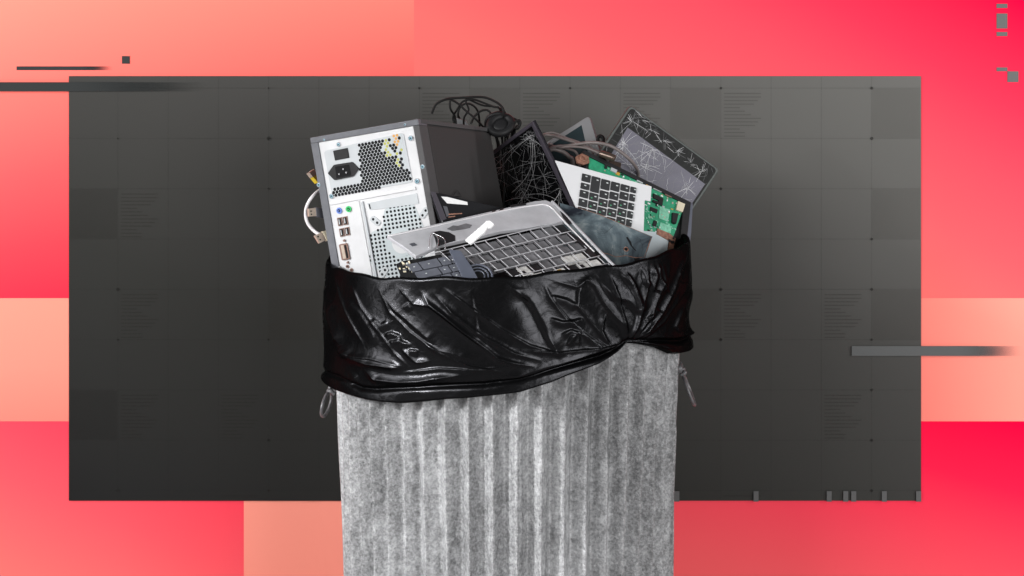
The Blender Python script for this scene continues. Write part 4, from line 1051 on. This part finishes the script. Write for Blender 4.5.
# ================================================================== LOOSE KEYBOARD, STRIP, SMALL FAN
kb = Fr((400, 262), -.185, (457, 251), -.185, (430, 300), -.245)
KB = thing('loose_keyboard', P(430, 285, -.2), 'broken dark grey keyboard piece at the front under the silver laptop', 'keyboard')
m = MB(); kb.slab(m, [(396, 264), (402, 261), (456, 251.6), (470, 268), (484, 292), (420, 300), (404, 284)], -.005, 0); m.build('base_plate', M['hole'], KB, bevel=.0005)
kq = [(409, 265.5), (455, 256), (482, 292), (436, 302)]
kk = 0
for r_, (b0_, b1_) in enumerate(((0, .2), (.225, .40), (.425, .59), (.615, .78), (.8, .96))):
    edges = ([-.05, .20, .62, .84, 1.02], [-.02, .50, .72, .90, 1.06], [.0, .22, .44, .66, .84, 1.04], [-.02, .18, .40, .62, .84, 1.04], [.0, .25, .5, .75, 1.0])[r_]
    for i in range(len(edges) - 1):
        q = sub(kq, edges[i] + .012, b0_, edges[i + 1] - .012, b1_)
        m = MB(); kb.slab(m, rounded(q, .7, 3), 0, .0028, 0)
        cq_ = bil(q, .4, .4); kb.slab(m, [cq_, (cq_[0] + 1.4, cq_[1] - .3), (cq_[0] + 1.8, cq_[1] + .4), (cq_[0] + .4, cq_[1] + .7)], .0028, .0029, 1)
        m.build('key', [M['key2'], M['legend']], KB, bevel=.0004)
m = MB(); rnd = random.Random(2)
for _ in range(22):
    x, y = rnd.uniform(398, 412), rnd.uniform(262, 272); w_ = rnd.uniform(1, 3)
    kb.slab(m, [(x, y), (x + w_, y - .3), (x + w_ + .6, y + 1), (x + .6, y + 1.4)], 0, rnd.uniform(.001, .003), rnd.choice((0, 0, 1, 2)))
m.build('torn_contacts', [M['cream'], M['plate_dark'], M['dgrey']], KB)
m = MB(); stp = Fr((449, 250), -.205, (461, 251), -.205, (466, 284), -.245)
stp.slab(m, [(449, 249.6), (460.6, 250.8), (471, 266), (481, 284), (467, 286), (456, 264)], -.003, .001)
tag(m.build('hinge_strip', M['bluegrey'], bevel=.0006), 'flat blue grey plastic strip lying over the loose keyboard', 'strip')
fn = Fr((468, 266), -.215, (492, 268), -.215, (470, 290), -.245)
FN = thing('small_fan', P(479, 285, -.22), 'small round ribbed speaker half hidden by the front bag rim', 'speaker')
c = fn.pt(478, 276); e1 = fn.u.normalized(); e2 = fn.n.cross(e1)
m = MB(); fn.disc(m, 478, 276, 13.5 * PX, -.006, -.001, 0, 36); m.build('dish', M['black'], FN)
m = MB()
for R_ in (13.2, 9.6, 6.2): ring(m, c, e1, e2, R_ * PX, R_ * PX, .0016 if R_ > 13 else .0011, 48, 8)
m.build('ribs', M['bluegrey'], FN, smooth=True)

# ================================================================== DARK TANGLE LOW BETWEEN THE PIECES
rnd = random.Random(14)
labs = ['lowest black cable snaking under the silver key grid', 'black cable crossing in the dark gap below the key grid', 'black cable curled behind the small round speaker']
for i, (x0, x1, y) in enumerate(((486, 600, 279), (500, 610, 276), (470, 560, 281))):
    pts = [(x0 + (x1 - x0) * t / 6, y + rnd.uniform(-3, 4), -.19 + rnd.uniform(-.02, .03)) for t in range(7)]
    cable('black_cable', pts, 2.0, 'cable_k', labs[i], 'black cables low in the bin')
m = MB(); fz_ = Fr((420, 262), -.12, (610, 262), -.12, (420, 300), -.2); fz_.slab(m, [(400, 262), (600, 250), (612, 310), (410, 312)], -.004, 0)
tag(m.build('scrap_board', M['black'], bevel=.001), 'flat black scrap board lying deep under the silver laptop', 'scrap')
m = MB(); fz2 = Fr((540, 270), -.2, (590, 268), -.2, (545, 284), -.24); fz2.slab(m, [(552, 276.5), (588, 270.5), (604, 271.5), (604, 280), (554, 284)], -.003, 0)
tag(m.build('cream_scrap', M['cream'], bevel=.0005), 'cream plastic scrap at the rim under the key grid', 'scrap')

# ================================================================== CAMERA AND LIGHT
cam = bpy.data.cameras.new('camera'); co = bpy.data.objects.new('camera', cam); COL.objects.link(co)
co.location = (0, -CD, ZC); co.rotation_euler = (math.radians(90), 0, 0)
cam.sensor_width = 36; cam.lens = 36 * F / 1024; cam.shift_y = -(288 - HY) / 1024; cam.clip_start = .05; cam.clip_end = 50
scene.camera = co

w = bpy.data.worlds.new('World'); scene.world = w; w.use_nodes = True
w.node_tree.nodes['Background'].inputs[0].default_value = (1, 1, 1, 1); w.node_tree.nodes['Background'].inputs[1].default_value = .10

def area(name, loc, target, size, power, col=(1, 1, 1)):
    l = bpy.data.lights.new(name, 'AREA'); l.shape = 'RECTANGLE'; l.size = size[0]; l.size_y = size[1]; l.energy = power; l.color = col
    o = bpy.data.objects.new(name, l); COL.objects.link(o); o.location = loc
    o.rotation_euler = (Vector(target) - Vector(loc)).to_track_quat('-Z', 'Y').to_euler()
    return o
area('key_softbox', (-3.3, -3.7, 2.7), (0, .1, .4), (2.2, 1.7), 148)
area('fill_softbox', (2.2, -4.0, 1.2), (0, .1, .4), (2.0, 1.8), 108)
area('side_strip', (-1.7, -.45, 1.05), (0, 0, .5), (.12, 1.2), 13)  # unseen strip added for highlights on the bag's left folds
area('side_strip', (1.8, -.45, 1.05), (0, 0, .5), (.10, 1.0), 9)  # weaker unseen strip added to bring out the right flank
fl_ = area('left_flood', (-1.75, -1.2, 1.35), (-.05, -.2, .42), (.22, .22), 2.1); fl_.data.spread = math.radians(36)  # unseen narrow lamp added to raise contrast across the can's flutes

scene.view_settings.view_transform = 'Standard'; scene.view_settings.look = 'None'
scene.view_settings.exposure = 0; scene.view_settings.gamma = 1
scene.cycles.use_denoising = True
